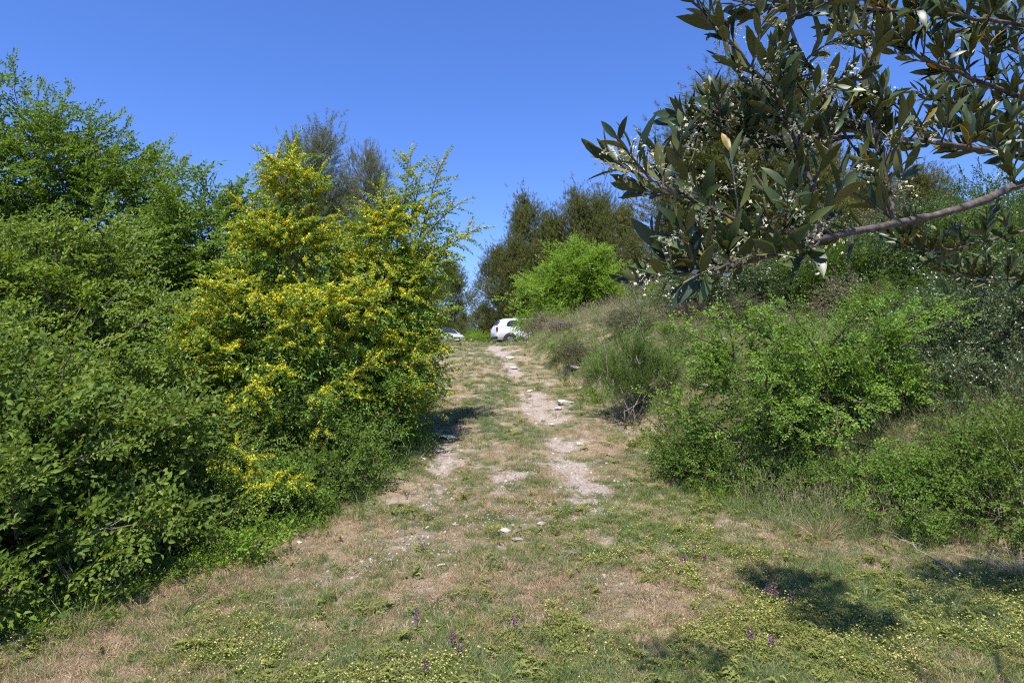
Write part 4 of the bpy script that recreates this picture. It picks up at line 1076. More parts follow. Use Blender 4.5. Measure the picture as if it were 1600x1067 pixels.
OB = np.array(on_ground(2.9, .7))
olive = thing('olive_tree', 'flowering olive branch hanging in from the upper right corner', 'tree', OB)
limbs = {   # polyline of photograph pixels + distance, radius at both ends
    'main': ([(1760, 215, 1.60), (1640, 268, 1.42), (1520, 322, 1.25), (1400, 352, 1.13), (1290, 368, 1.03), (1210, 398, 1.0), (1130, 418, .99), (1050, 430, .98)], .0115, .0018),
    'tip_left': ([(1270, 370, 1.02), (1180, 352, .98), (1090, 318, .95), (1040, 290, .95), (1000, 272, .95)], .0042, .0014),
    'upright': ([(1285, 368, 1.03), (1275, 300, 1.05), (1262, 235, 1.06), (1225, 160, 1.06), (1165, 80, 1.05), (1105, 20, 1.04), (1075, -60, 1.03)], .0048, .0018),
    'upright_right': ([(1400, 352, 1.13), (1395, 290, 1.16), (1370, 200, 1.18), (1360, 90, 1.18), (1363, -40, 1.18)], .0042, .0020),
    'second': ([(1760, 262, 1.75), (1640, 250, 1.6), (1540, 232, 1.45), (1440, 215, 1.35), (1330, 210, 1.22), (1210, 212, 1.12), (1150, 207, 1.08), (1110, 200, 1.07)], .0095, .0014),
    'third': ([(1760, 190, 1.8), (1650, 165, 1.65), (1560, 130, 1.5), (1470, 95, 1.4), (1400, 60, 1.35), (1330, 10, 1.3)], .008, .002),
    'fourth': ([(1760, 60, 1.6), (1640, 40, 1.5), (1540, 20, 1.4), (1440, 10, 1.3), (1300, 3, 1.2), (1180, 0, 1.12)], .007, .0015),
    'diagonal': ([(1230, -60, 1.1), (1245, 60, 1.12), (1290, 140, 1.14), (1330, 215, 1.2)], .0035, .003),
    'back_low': ([(1780, 330, 2.1), (1660, 345, 2.0), (1560, 372, 1.95), (1470, 395, 1.9), (1420, 380, 1.9)], .008, .0018),
    'back_mid': ([(1780, 210, 2.2), (1640, 200, 2.1), (1540, 170, 2.0), (1470, 150, 2.0)], .008, .002),
    'back_right': ([(1780, 300, 1.9), (1650, 262, 1.8), (1570, 232, 1.75), (1500, 190, 1.7)], .007, .002),
    'hang_right': ([(1700, 360, 2.4), (1620, 430, 2.35), (1540, 440, 2.3), (1480, 420, 2.3)], .007, .002),
    'top_right': ([(1760, 120, 2.0), (1640, 95, 1.9), (1560, 60, 1.8), (1500, 0, 1.7)], .006, .002),
}
leaves, pans = [], []                      # (position, 3x3, scale, variant)
oliv_wood = Acc()
def olive_shoot(p0, d, L, n_pairs, flowers=True, sz=1.0):
    d = norm(d); e = np.asarray(p0) + d * L
    mid = (np.asarray(p0) + e) / 2 + r.normal(0, .06 * L, 3)
    t = np.linspace(0, 1, 6)[:, None]
    c = (1 - t) ** 2 * p0 + 2 * t * (1 - t) * mid + t ** 2 * e
    tube(oliv_wood, c, np.linspace(.0022, .0009, 6), 5, .5)
    u = norm(np.cross(d, r.normal(0, 1, 3)))
    for k in range(n_pairs):
        tt = (k + .7) / (n_pairs + .2)
        q = np.array([np.interp(tt, t[:, 0], c[:, j]) for j in range(3)])
        a = k * 1.57 + r.normal(0, .3)
        uu = u * math.cos(a) + np.cross(d, u) * math.sin(a)
        for s in (-1, 1):
            if r.uniform() < .10: continue
            open_ = r.uniform(.45, 1.0) * (1 - .35 * tt)
            dd = norm(d * (1.1 - .25 * open_) + s * uu * open_ + r.normal(0, .13, 3) + np.array([0, 0, .26]))
            upv = norm(d - (d @ dd) * dd) if r.uniform() < .65 else norm(r.normal(0, 1, 3))
            y = norm(np.cross(upv, dd)); z = np.cross(dd, y)
            leaves.append((q + dd * .003, np.stack([dd, y, z], 1), sz * r.uniform(.68, 1.10) * (.75 + .3 * math.sin(math.pi * min(1, tt + .2))), int(r.integers(0, 5))))
            if flowers and r.uniform() < .62 and tt < .9:
                fd = norm(d * .5 + s * uu * .8 + r.normal(0, .35, 3))
                y = norm(np.cross([0, 0, 1.], fd)); z = np.cross(fd, y)
                pans.append((q, np.stack([fd, y, z], 1), r.uniform(.85, 1.35), int(r.integers(0, 6))))
limb_pts = {}
for nm, (pts, r0, r1) in limbs.items():
    c = np.array([P(*q) for q in pts])
    t0 = np.linspace(0, 1, len(c)); t1 = np.linspace(0, 1, len(c) * 5)
    cc = np.stack([np.interp(t1, t0, c[:, j]) for j in range(3)], 1)
    ker = np.array([1, 2, 3, 2, 1]) / 9
    for j in range(3):
        cc[2:-2, j] = np.convolve(cc[:, j], ker, 'valid')
    cc[1:-1] += r.normal(0, .0016, (len(cc) - 2, 3))
    la = Acc(); tube(la, cc, np.linspace(r0, r1, len(cc)) * .8 * (1 + .08 * r.normal(0, 1, len(cc))), 8)
    la.build('limb', M['olivebark'], olive, OB, None, True)
    limb_pts[nm] = cc
    ln = np.linalg.norm(np.diff(cc, axis=0), axis=1).sum()
    ang0 = r.uniform(0, 6)
    thin = nm in ('tip_left', 'upright', 'upright_right', 'diagonal')
    step = .027 if thin else .033
    k = int(ln / step)
    for q in range(k):
        tt = (q + r.uniform(.2, .8)) / k
        if nm in ('main', 'back_low') and tt < .42 and r.uniform() < .8: continue
        if nm == 'main' and tt < .62 and r.uniform() < .35: continue
        b = np.array([np.interp(tt, t1, cc[:, j]) for j in range(3)])
        d = np.array([np.interp(min(1, tt + .05), t1, cc[:, j]) for j in range(3)]) - np.array([np.interp(max(0, tt - .05), t1, cc[:, j]) for j in range(3)])
        d = norm(d); a = ang0 + q * 2.4
        u = norm(np.cross(d, [0, 0, 1.])); w = np.cross(u, d)
        sd = u * math.cos(a) + w * math.sin(a)
        dirn = d * .5 + sd * .7 + np.array([0, 0, .62])
        olive_shoot(b, dirn, r.uniform(.05, .125) * (.75 + .4 * (1 - tt)), int(r.integers(4, 8)))
    e = cc[-1]; d = norm(cc[-1] - cc[-4])
    olive_shoot(e, d + np.array([0, 0, .15]), .06, 5)
# trunk and the boughs that carry it all, outside the picture to the right and overhead
ta = Acc()
tp = np.array([OB + [0, 0, -.2], OB + [-.03, .03, .35], OB + [.05, .04, .8], OB + [.02, .08, 1.25]])
tube(ta, np.stack([np.interp(np.linspace(0, 3, 16), range(4), tp[:, j]) for j in range(3)], 1), np.linspace(.19, .12, 16) * (1 + .1 * np.sin(np.arange(16) * 1.9)), 12)
ta.build('trunk', M['olivebark'], olive, OB, None, True)
fork = OB + np.array([.02, .08, 1.22])
ba = Acc()
hub = np.array([1.75, 1.55, 2.15])
tube(ba, curve(fork, hub, [0, .1, .12], 10, r, .01), np.linspace(.085, .03, 10), 9)
for nm in limbs:
    if limbs[nm][0][0][0] > 1650:
        tube(ba, curve(hub, limb_pts[nm][0], [0, 0, -.03], 7, r, .008), np.linspace(.02, limbs[nm][1], 7), 7)
crown_c = [((.95, .5, 3.05), (.7, .45, .28), 36), ((.15, .75, 3.0), (.5, .35, .22), 10), ((2.0, .9, 3.2), (.7, .5, .35), 220), ((1.50, 3.05, 3.85), (.30, .26, .2), 300), ((1.62, 2.55, 3.75), (.30, .18, .2), 200), ((3.05, 3.25, 3.7), (.62, .24, .3), 420), ((.55, 2.15, 3.55), (.22, .18, .14), 50), ((2.35, 2.75, 3.9), (.25, .2, .2), 50)]
oc = Acc()
for c, rad, n_ in crown_c:
    c = np.array(c); rad = np.array(rad)
    tube(ba, curve(hub if c[1] > .9 else fork, c, [.1, 0, .15], 9, r, .02), np.linspace(.016, .005, 9), 6)
    for q in range(n_ // 6):
        e = c + norm(r.normal(0, 1, 3)) * rad * r.uniform(.3, 1.0)
        tube(ba, curve(c, e, [0, 0, .03], 4, r, .01), [.007, .005, .004, .002], 4)
    pos = c + norm(r.normal(0, 1, (n_, 3))) * rad * np.cbrt(r.uniform(.05, 1, (n_, 1)))
    for q in pos:
        d = norm(q - c) * .6 + r.normal(0, .4, 3) + np.array([0, 0, .3])
        st_ = len(leaves)
        olive_shoot(q, d, r.uniform(.08, .14), int(r.integers(5, 8)), False, 1.1)
ba.build('bough', M['olivebark'], olive, OB, None, True)
oliv_wood.build('twigs', M['olivebark'], olive, OB, 'stuff')
# the 300 leaves that show largest are single leaves; the rest are one part
def shown(p, s):
    x, y, z = p
    if y < .2: return 0
    px = CX + F * x / y; py = HY - F * (z - CAMZ) / y
    return (s / y) if (0 < px < 1600 and 0 < py < 1067) else 0
score = np.array([shown(l[0], l[2]) for l in leaves]); order = np.argsort(-score)
rest = Acc()
tones = r.choice(4, len(leaves), p=[.30, .38, .30, .02])
for rank, i in enumerate(order):
    p_, R_, s_, vi = leaves[i]
    if rank < 300 and score[i] > 0:
        o = link('leaf', OV[vi][tones[i]], olive)
        m4 = Matrix.Identity(4)
        for a in range(3):
            for b in range(3): m4[a][b] = R_[a, b] * s_
            m4[a][3] = float(p_[a] - OB[a])
        o.matrix_local = m4
    else:
        V_, T_, m_ = OLEAF[vi] if score[i] > 0 else OLOW[vi]
        W = (V_ * s_) @ R_.T + p_
        rest.V.append(W); rest.T.append(T_ + rest.n); rest.n += len(W); rest.A.append(np.full(len(W), (.1, .45, .8, 1.0)[tones[i]])); rest.M.append(m_)
rest.build('leaves', [M['olivetop'], M['oliveunder']], olive, OB, 'stuff', True)
scp = np.array([shown(l[0], l[2]) for l in pans]); order = np.argsort(-scp)
restp = Acc()
for rank, i in enumerate(order):
    p_, R_, s_, vi = pans[i]
    if rank < 300 and scp[i] > 0:
        o = link('flower_cluster', PAN[vi], olive)
        m4 = Matrix.Identity(4)
        for a in range(3):
            for b in range(3): m4[a][b] = R_[a, b] * s_
            m4[a][3] = float(p_[a] - OB[a])
        o.matrix_local = m4
print('olive leaves', len(leaves), 'in frame', int((score > 0).sum()), 'panicles', len(pans), int((scp > 0).sum()))
# ------------------------------------------------------------------ grass, trefoil, litter and gravel: countless, so scattered as stuff
def blade(acc, b, d, L, w, bend, r, a, seg=2, m=0):
    d = norm(d); s = norm(np.cross(d, r.normal(0, 1, 3) * [1, 1, .2]))
    h = norm(np.array([d[0], d[1], 0]) + r.normal(0, .3, 3) * [1, 1, 0])
    pts = [b + d * L * t + (h * .6 - np.array([0, 0, .5])) * L * bend * t * t for t in np.linspace(0, 1, seg + 1)]
    V_, T_ = [], []
    for i, p in enumerate(pts[:-1]):
        ww = w * (1 - .55 * i / seg)
        V_ += [p - s * ww * .5, p + s * ww * .5]
    V_.append(pts[-1])
    for i in range(seg - 1):
        q = 2 * i; T_ += [[q, q + 1, q + 3], [q, q + 3, q + 2]]
    q = 2 * (seg - 1); T_.append([q, q + 1, q + 2])
    acc.add(V_, T_, a, m)
def tuft(seed, n, L, w, lean, bend, rad, heads=0, head_m=1):
    r = rng(seed); a = Acc()
    for i in range(n):
        an = r.uniform(0, 6.283); q = r.uniform(0, 1) ** .5
        b = np.array([math.cos(an) * rad * q, math.sin(an) * rad * q, -.005])
        d = np.array([math.cos(an) * lean * q + r.normal(0, .25), math.sin(an) * lean * q + r.normal(0, .25), 1.])
        l = L * r.uniform(.45, 1.15)
        blade(a, b, d, l, w * r.uniform(.7, 1.3), bend * r.uniform(.3, 1.4), r, r.uniform(), 3 if L > .2 else 2)
        if i < heads:                         # feathery seed head on its stalk
            d = norm(d); top = b + d * l * 1.05
            for k in range(7):
                blade(a, top + d * k * .012, d + r.normal(0, .25, 3), .03, .004, 0, r, r.uniform(.5, 1), 1, head_m)
    return a.get()
def litter_bit(seed):
    r = rng(seed); a = Acc()
    for i in range(7):
        b = np.array([*r.normal(0, .03, 2), r.uniform(.001, .012)]); an = r.uniform(0, 6.283)
        d = np.array([math.cos(an), math.sin(an), r.normal(0, .12)])
        blade(a, b, d, r.uniform(.02, .08), r.uniform(.0015, .0035), .05, r, r.uniform(), 1)
    return a.get()
def trefoil(seed, heads, n=10, m_head=1):
    r = rng(seed); a = Acc()
    for i in range(n):
        an = r.uniform(0, 6.283); q = r.uniform(.1, 1) ** .5 * .055; h = r.uniform(.015, .06)
        c = np.array([math.cos(an) * q, math.sin(an) * q, h])
        blade(a, np.array([c[0] * .4, c[1] * .4, 0]), c - np.array([c[0] * .4, c[1] * .4, 0]), np.linalg.norm(c - [c[0] * .4, c[1] * .4, 0]), .0013, 0, r, .3, 1)
        for k in range(3):
            V_, T_ = leaf_geo(r.uniform(.007, .012), r.uniform(.006, .009), .15, .1)
            R_ = frames(np.array([[math.cos(an + k * 2.1), math.sin(an + k * 2.1), r.normal(.1, .3)]]), r, .4)[0]
            a.add(V_ @ R_.T + c, T_, r.uniform())
    for i in range(heads):
        an = r.uniform(0, 6.283); q = r.uniform(.1, 1) ** .5 * .06
        c = np.array([math.cos(an) * q, math.sin(an) * q, r.uniform(.045, .095)]); s = r.uniform(.0045, .0075)
        blade(a, np.array([c[0] * .5, c[1] * .5, 0]), c - [c[0] * .5, c[1] * .5, 0], np.linalg.norm(c - [c[0] * .5, c[1] * .5, 0]), .0014, 0, r, .2, 1)
        t_ = r.uniform()
        ring = [[s * math.cos(k * 1.2566), s * math.sin(k * 1.2566), -.1 * s] for k in range(5)]
        V_ = np.array(ring + [[0, 0, s * .95], [0, 0, -s * .7]]) + c
        a.add(V_, [[k, (k + 1) % 5, 5] for k in range(5)] + [[(k + 1) % 5, k, 6] for k in range(5)], np.clip(t_ + r.normal(0, .15, 7), 0, 1), m_head)
    return a.get()
def weed(seed, n=9, L=.05, w=.018):
    r = rng(seed); a = Acc()
    for i in range(n):
        an = i * 2.4; V_, T_ = leaf_geo(L * r.uniform(.5, 1.2), w * r.uniform(.7, 1.2), .15, .3)
        h = r.uniform(0, .07)
        R_ = frames(np.array([[math.cos(an), math.sin(an), r.uniform(.2, .8)]]), r, .3)[0]
        a.add(V_ @ R_.T + [0, 0, h], T_, r.uniform())
    return a.get()
def pebble(seed):
    r = rng(seed)
    V_ = norm(r.normal(0, 1, (9, 3)))
    import bmesh
    bm = bmesh.new()
    for v in V_ * [1, .8, .55]: bm.verts.new(v)
    bmesh.ops.convex_hull(bm, input=bm.verts[:])
    bmesh.ops.triangulate(bm, faces=bm.faces[:])
    bm.verts.index_update()
    Vo = np.array([v.co[:] for v in bm.verts]); To = np.array([[v.index for v in f.verts] for f in bm.faces]); bm.free()
    return Vo * .5, To, np.full(len(Vo), r.uniform()), np.zeros(len(To), int)

def scatter(name, label, protos, mats, pos, rotz, tilt, scl, idx):
    """protos: list of (V, T, A, M); one point per piece, geometry nodes put the pieces there"""
    col = bpy.data.collections.new(name + '_pieces')
    for i, (V_, T_, A_, m_) in enumerate(protos):
        me = mesh('%s_piece' % name, V_, T_, mats[i], m_, {'v': A_})
        col.objects.link(bpy.data.objects.new('%s_%03d' % (name, i), me))
    pos = np.asarray(pos); n = len(pos)
    me = bpy.data.meshes.new(name); me.vertices.add(n); me.vertices.foreach_set('co', np.ascontiguousarray(pos, dtype=np.float32).ravel())
    a = me.attributes.new('rot', 'FLOAT_VECTOR', 'POINT'); a.data.foreach_set('vector', np.ascontiguousarray(np.stack([tilt[:, 0], tilt[:, 1], rotz], 1), dtype=np.float32).ravel())
    a = me.attributes.new('scl', 'FLOAT', 'POINT'); a.data.foreach_set('value', np.ascontiguousarray(scl, dtype=np.float32))
    a = me.attributes.new('idx', 'INT', 'POINT'); a.data.foreach_set('value', np.ascontiguousarray(idx, dtype=np.int32))
    o = link(name, me, None, 'stuff'); o['label'] = label
    g = bpy.data.node_groups.new(name + '_scatter', 'GeometryNodeTree')
    g.interface.new_socket('Geometry', in_out='INPUT', socket_type='NodeSocketGeometry'); g.interface.new_socket('Geometry', in_out='OUTPUT', socket_type='NodeSocketGeometry')
    N, L = g.nodes, g.links
    gi, go = N.new('NodeGroupInput'), N.new('NodeGroupOutput')
    ci = N.new('GeometryNodeCollectionInfo'); ci.inputs['Collection'].default_value = col
    ci.inputs['Separate Children'].default_value = True; ci.inputs['Reset Children'].default_value = True
    ip = N.new('GeometryNodeInstanceOnPoints'); ip.inputs['Pick Instance'].default_value = True
    def attr(nm, ty):
        q = N.new('GeometryNodeInputNamedAttribute'); q.data_type = ty; q.inputs[0].default_value = nm
        return q.outputs[0]
    L.new(gi.outputs[0], ip.inputs['Points']); L.new(ci.outputs[0], ip.inputs['Instance'])
    L.new(attr('idx', 'INT'), ip.inputs['Instance Index']); L.new(attr('rot', 'FLOAT_VECTOR'), ip.inputs['Rotation']); L.new(attr('scl', 'FLOAT'), ip.inputs['Scale'])
    L.new(ip.outputs[0], go.inputs[0])
    md = o.modifiers.new('scatter', 'NODES'); md.node_group = g
    return o

def field(n, y0, y1, seed, power=1.0, margin=.9, xmax=.80):
    """points on the ground inside the view (and a step beside it); denser near the camera"""
    r = rng(seed)
    u = r.uniform(0, 1, n)
    e = 1 - power
    y = (y0 ** e + u * (y1 ** e - y0 ** e)) ** (1 / e) if abs(e) > 1e-6 else y0 * (y1 / y0) ** u
    x = r.uniform(-1, 1, n) * (xmax * y + margin)
    return x, y, r

def masks(x, y):
    tx = track_x(y); bare = bare_mask(x, y)
    left = sstep(.35, -.15, left_x(y) - x)             # fades out under the left thicket
    mid = np.exp(-((x - tx) / .45) ** 2) * sstep(7, 9, y)
    bank = sstep(-.25, .5, x - np.minimum(bank_x(y), 2.6 + (y < 6) * 9))
    pt = fbm(x * .9, y * .9, 101); pt2 = fbm(x * 1.7 + 9, y * 1.7, 131)
    return tx, bare, left, mid, bank, pt, pt2

def place(x, y, r, keep, protos_idx, s0, s1, tilt=.15):
    x, y = x[keep], y[keep]; n = len(x)
    z = hgt(x, y); pos = np.stack([x, y, z], 1)
    gx_, gy_ = (hgt(x + .1, y) - z) / .1, (hgt(x, y + .1) - z) / .1          # lie along the slope
    rz = r.uniform(0, 6.283, n); c, s = np.cos(rz), np.sin(rz)
    tl = np.stack([np.arctan(-gx_ * s + gy_ * c), -np.arctan(gx_ * c + gy_ * s)], 1)
    return pos, rz, tl + r.normal(0, tilt, (n, 2)), r.uniform(s0, s1, n) * (1 + .012 * np.maximum(y - 8, 0)), protos_idx[keep]

# --- short grass: 0-3 straw, 4-6 rust, 7-10 green, 11-13 bluish, 14-15 weeds
SG = [tuft(700 + i, 10, .055, .0030, .9, .5, .035) for i in range(4)] + [tuft(710 + i, 10, .06, .0028, .8, .4, .03) for i in range(3)] + \
     [tuft(720 + i, 12, .085, .0032, .6, .5, .03) for i in range(4)] + [tuft(730 + i, 13, .080, .0034, .7, .6, .03) for i in range(3)] + [weed(740 + i) for i in range(2)]
SGM = [M['straw']] * 4 + [M['rust']] * 3 + [M['grass']] * 4 + [M['bluegrass']] * 3 + [M['trefoil']] * 2
def patch(protos, k, rad, seed):
    """several tufts grown together: one piece to scatter"""
    r = rng(seed); a = Acc()
    for i in range(k):
        V_, T_, A_, m_ = protos[int(r.integers(0, len(protos)))]
        an, q, s = r.uniform(0, 6.283), rad * r.uniform(0, 1) ** .5, r.uniform(.6, 1.15)
        c, t = math.cos(an * 3), math.sin(an * 3)
        W = V_ @ np.array([[c, t, 0], [-t, c, 0], [0, 0, 1]]) * s + [math.cos(an) * q, math.sin(an) * q, 0]
        a.V.append(W); a.T.append(T_ + a.n); a.n += len(W); a.A.append(np.clip(A_ * .6 + .4 * r.uniform(), 0, 1)); a.M.append(m_)
    return a.get()
SP1 = SG
SG = [patch(SP1[0:4], 8, .085, 7000 + i) for i in range(5)] + [patch(SP1[4:7], 8, .08, 7010 + i) for i in range(3)] + [patch(SP1[7:11], 7, .075, 7020 + i) for i in range(4)] + [patch(SP1[11:14], 7, .075, 7030 + i) for i in range(3)] + [patch(SP1[14:16], 5, .06, 7040 + i) for i in range(2)]
SGM = [M['straw']] * 5 + [M['rust']] * 3 + [M['grass']] * 4 + [M['bluegrass']] * 3 + [M['trefoil']] * 2
x, y, r = field(66000, 2.9, 24, 801, 1.65)
tx, bare, left, mid, bank, pt, pt2 = masks(x, y)
green = np.clip(.40 + 1.5 * (pt - .5) + .55 * mid + .35 * bank + .04 * sstep(5.2, 3.6, y) + .15 * sstep(1.0, 2.6, x) - .18 * sstep(-.5, -1.8, x) * sstep(7, 5, y), .06, .9)
u = r.uniform(0, 1, len(x)); v = r.uniform(0, 1, len(x))
blue = np.clip(.25 + .6 * mid + .9 * (pt2 - .5), .05, .9)
idx = np.where(u < green, np.where(v < blue, r.integers(12, 15, len(x)), np.where(v < .90, r.integers(8, 12, len(x)), r.integers(15, 17, len(x)))),
               np.where(v < .16 + 1.2 * (pt2 - .42), r.integers(4, 7, len(x)), r.integers(0, 4, len(x))))
dens = (1 - .93 * np.clip(bare * 1.5, 0, 1)) * left * np.clip(.58 + 1.5 * (pt - .42) + 1.4 * (pt2 - .5) + .35 * bank + .5 * mid + .22 * sstep(7, 9, y), .18, 1)
k = r.uniform(0, 1, len(x)) < dens
scatter('grass', 'short dry and green grass covering the ground', SG, SGM, *place(x, y, r, k, idx, .5, 1.05))
x, y, r = field(9000, 18, 75, 802, 1.6, 2, .5)
tx, bare, left, mid, bank, pt, pt2 = masks(x, y)
idx = np.where(r.uniform(0, 1, len(x)) < .45 + .8 * (pt - .5), r.integers(8, 15, len(x)), r.integers(0, 5, len(x)))
k = (r.uniform(0, 1, len(x)) < 1 - .8 * bare)
scatter('far_grass', 'grass on the crest and beyond it', SG, SGM, *place(x, y, r, k, idx, 1.1, 2.3))

# --- tall grass on the bank and along the thickets: green, bluish, straw with seed heads
TG = [tuft(750 + i, 16, .34, .0035, .35, .45, .05, 3) for i in range(3)] + [tuft(760 + i, 16, .32, .0035, .4, .6, .05, 2) for i in range(2)] + [tuft(770 + i, 13, .36, .0028, .35, .4, .05, 7, 0) for i in range(3)]
TGM = [[M['grass'], M['stalk']]] * 3 + [[M['bluegrass'], M['stalk']]] * 2 + [[M['stalk']]] * 3
x, y, r = field(62000, 4.0, 34, 803, 1.3, 1.5, .85)
tx, bare, left, mid, bank, pt, pt2 = masks(x, y)
edge = np.exp(-((x - left_x(y) + .1) / .22) ** 2) * sstep(3.6, 4.6, y)
redge = sstep(1.8, 2.6, x) * sstep(5.2, 5.9, y) * sstep(9, 7, y)
d = np.clip(bank * sstep(6.6, 8.0, y) * (.8 + 1.3 * (pt - .45)) + .42 * edge * sstep(.4, .55, pt) + .9 * redge, 0, 1)
k = (r.uniform(0, 1, len(x)) < d) & ((x > left_x(y) - .5))
gr = np.clip(.78 + 1.6 * (pt2 - .5) + .25 * (edge > .3), .15, .92)
u = r.uniform(0, 1, len(x))
idx = np.where(u < gr, np.where(r.uniform(0, 1, len(x)) < .6, r.integers(0, 3, len(x)), r.integers(3, 5, len(x))), r.integers(5, 8, len(x)))
scatter('tall_grass', 'tall grass with seed heads on the bank and along the thicket edges', TG, TGM, *place(x, y, r, k, idx, .35, .95, .1))

# --- leafy seedlings and weeds that fray the edge of every thicket
def sprig(kind, k, seed, s=.6):
    r = rng(seed); a = Acc()
    for i in range(k):
        V_, T_, A_ = SP[kind][int(r.integers(0, len(SP[kind])))]['leaf']
        d_ = np.array([[r.normal(0, .55), r.normal(0, .55), 1.]])
        R_ = frames(d_, r, 1.5, (.3, -.8, .2))[0]
        W = (V_ * s * r.uniform(.5, 1.1)) @ R_.T + [*r.normal(0, .05, 2), .01]
        a.V.append(W); a.T.append(T_ + a.n); a.n += len(W); a.A.append(np.clip(A_ * .6 + .4 * r.uniform(), 0, 1)); a.M.append(np.zeros(len(T_), int))
    return a.get()
UG = [sprig('small', 5, 7200 + i) for i in range(3)] + [sprig('bright', 4, 7210 + i, .55) for i in range(2)] + [sprig('bramble', 3, 7220 + i, .5) for i in range(2)] + [sprig('small', 6, 7230, .5)]
UGM = [M['elm'], M['elmlight'], M['bright'], M['elmlight'], M['bright'], M['bramble'], M['elm'], M['trefoil']]
x, y, r = field(26000, 3.6, 20, 807, 1.4, 1.0, .85)
tx, bare, left, mid, bank, pt, pt2 = masks(x, y)
lw = np.exp(-((x - left_x(y) + .18) / .24) ** 2)
rw = np.exp(-((x - np.interp(y, [4.5, 5.4, 6.0, 6.8, 8, 9.5, 12], [4.6, 3.6, 2.6, 2.0, 1.6, 1.5, 1.2])) / .35) ** 2) * sstep(4.6, 5.4, y)
rb = sstep(1.8, 2.6, x) * sstep(6, 6.8, y) * .10 + .35 * bank * sstep(7, 9, y) * (pt > .5)
k = r.uniform(0, 1, len(x)) < np.clip(.8 * lw * sstep(.40, .58, pt2) + .7 * rw * sstep(.32, .55, pt) + rb, 0, 1) * (1 - bare)
scatter('undergrowth', 'leafy weeds and seedlings fraying the edges of the thickets', UG, UGM, *place(x, y, r, k, r.integers(0, 8, len(x)), .45, 1.15, .15))

# --- trefoil with pale yellow heads in the foreground
TF0 = [[trefoil(780 + i + 10 * h_, h_, 12) for i in range(3)] for h_ in (2, 2, 1, 0)]
TF = [patch(q, 6, .085, 7100 + i) for i, q in enumerate(TF0)]
x, y, r = field(12000, 2.9, 8.5, 804, 1.7)
tx, bare, left, mid, bank, pt, pt2 = masks(x, y)
pt3 = fbm(x * 1.3 + 31, y * 1.3, 171)
want = np.clip(-.06 + .12 * sstep(6.2, 4.2, y) + 3.0 * (pt3 - .52) * sstep(7.5, 5.0, y) + .26 * sstep(.2, 1.8, x) * sstep(5.8, 4.6, y) + .16 * sstep(4.3, 3.4, y) - .3 * sstep(0, -1.5, x), 0, .7)
k = r.uniform(0, 1, len(x)) < want * left * (1 - bare) * (1 - .8 * bank)
hd = np.clip(.50 + 2.4 * (fbm(x * 2.3, y * 2.3, 191) - .5), .05, .9)
idx = np.where(r.uniform(0, 1, len(x)) < hd, r.integers(0, 3, len(x)), 3)
scatter('trefoil', 'low trefoil dotted with pale yellow flower heads', TF, [[M['trefoil'], M['trefoilhead']]] * 4, *place(x, y, r, k, idx, .65, 1.05))

# --- litter
x, y, r = field(30000, 2.9, 14, 805, 1.7)
tx, bare, left, mid, bank, pt, pt2 = masks(x, y)
k = r.uniform(0, 1, len(x)) < np.clip(.35 + 1.4 * (pt2 - .45), .05, 1)
scatter('litter', 'dry brown plant litter lying on the soil', [litter_bit(790 + i) for i in range(4)], [M['litter'], M['straw'], M['litter'], M['straw']], *place(x, y, r, k, r.integers(0, 4, len(x)), .6, 1.3))

# --- gravel
x, y, r = field(90000, 2.9, 22, 806, 1.6, .3, .4)
tx, bare, left, mid, bank, pt, pt2 = masks(x, y)
k = r.uniform(0, 1, len(x)) < np.clip(bare * .9 + .13 * sstep(5, 6.5, y) * np.exp(-((x - tx) / 1.3) ** 4) * sstep(.35, .6, pt2 + .1), 0, 1)
pos, rz, ti, sc, ix = place(x, y, r, k, r.integers(0, 6, len(x)), 0, 1, .3)
sc = np.exp(r.normal(math.log(.018), .6, len(pos)))
sc = np.minimum(sc, .05)
scatter('gravel', 'loose pale limestone gravel in the wheel ruts', [pebble(820 + i) for i in range(6)], [M['stone']] * 4 + [M['greystone']] * 2, pos, rz, ti, sc, ix)

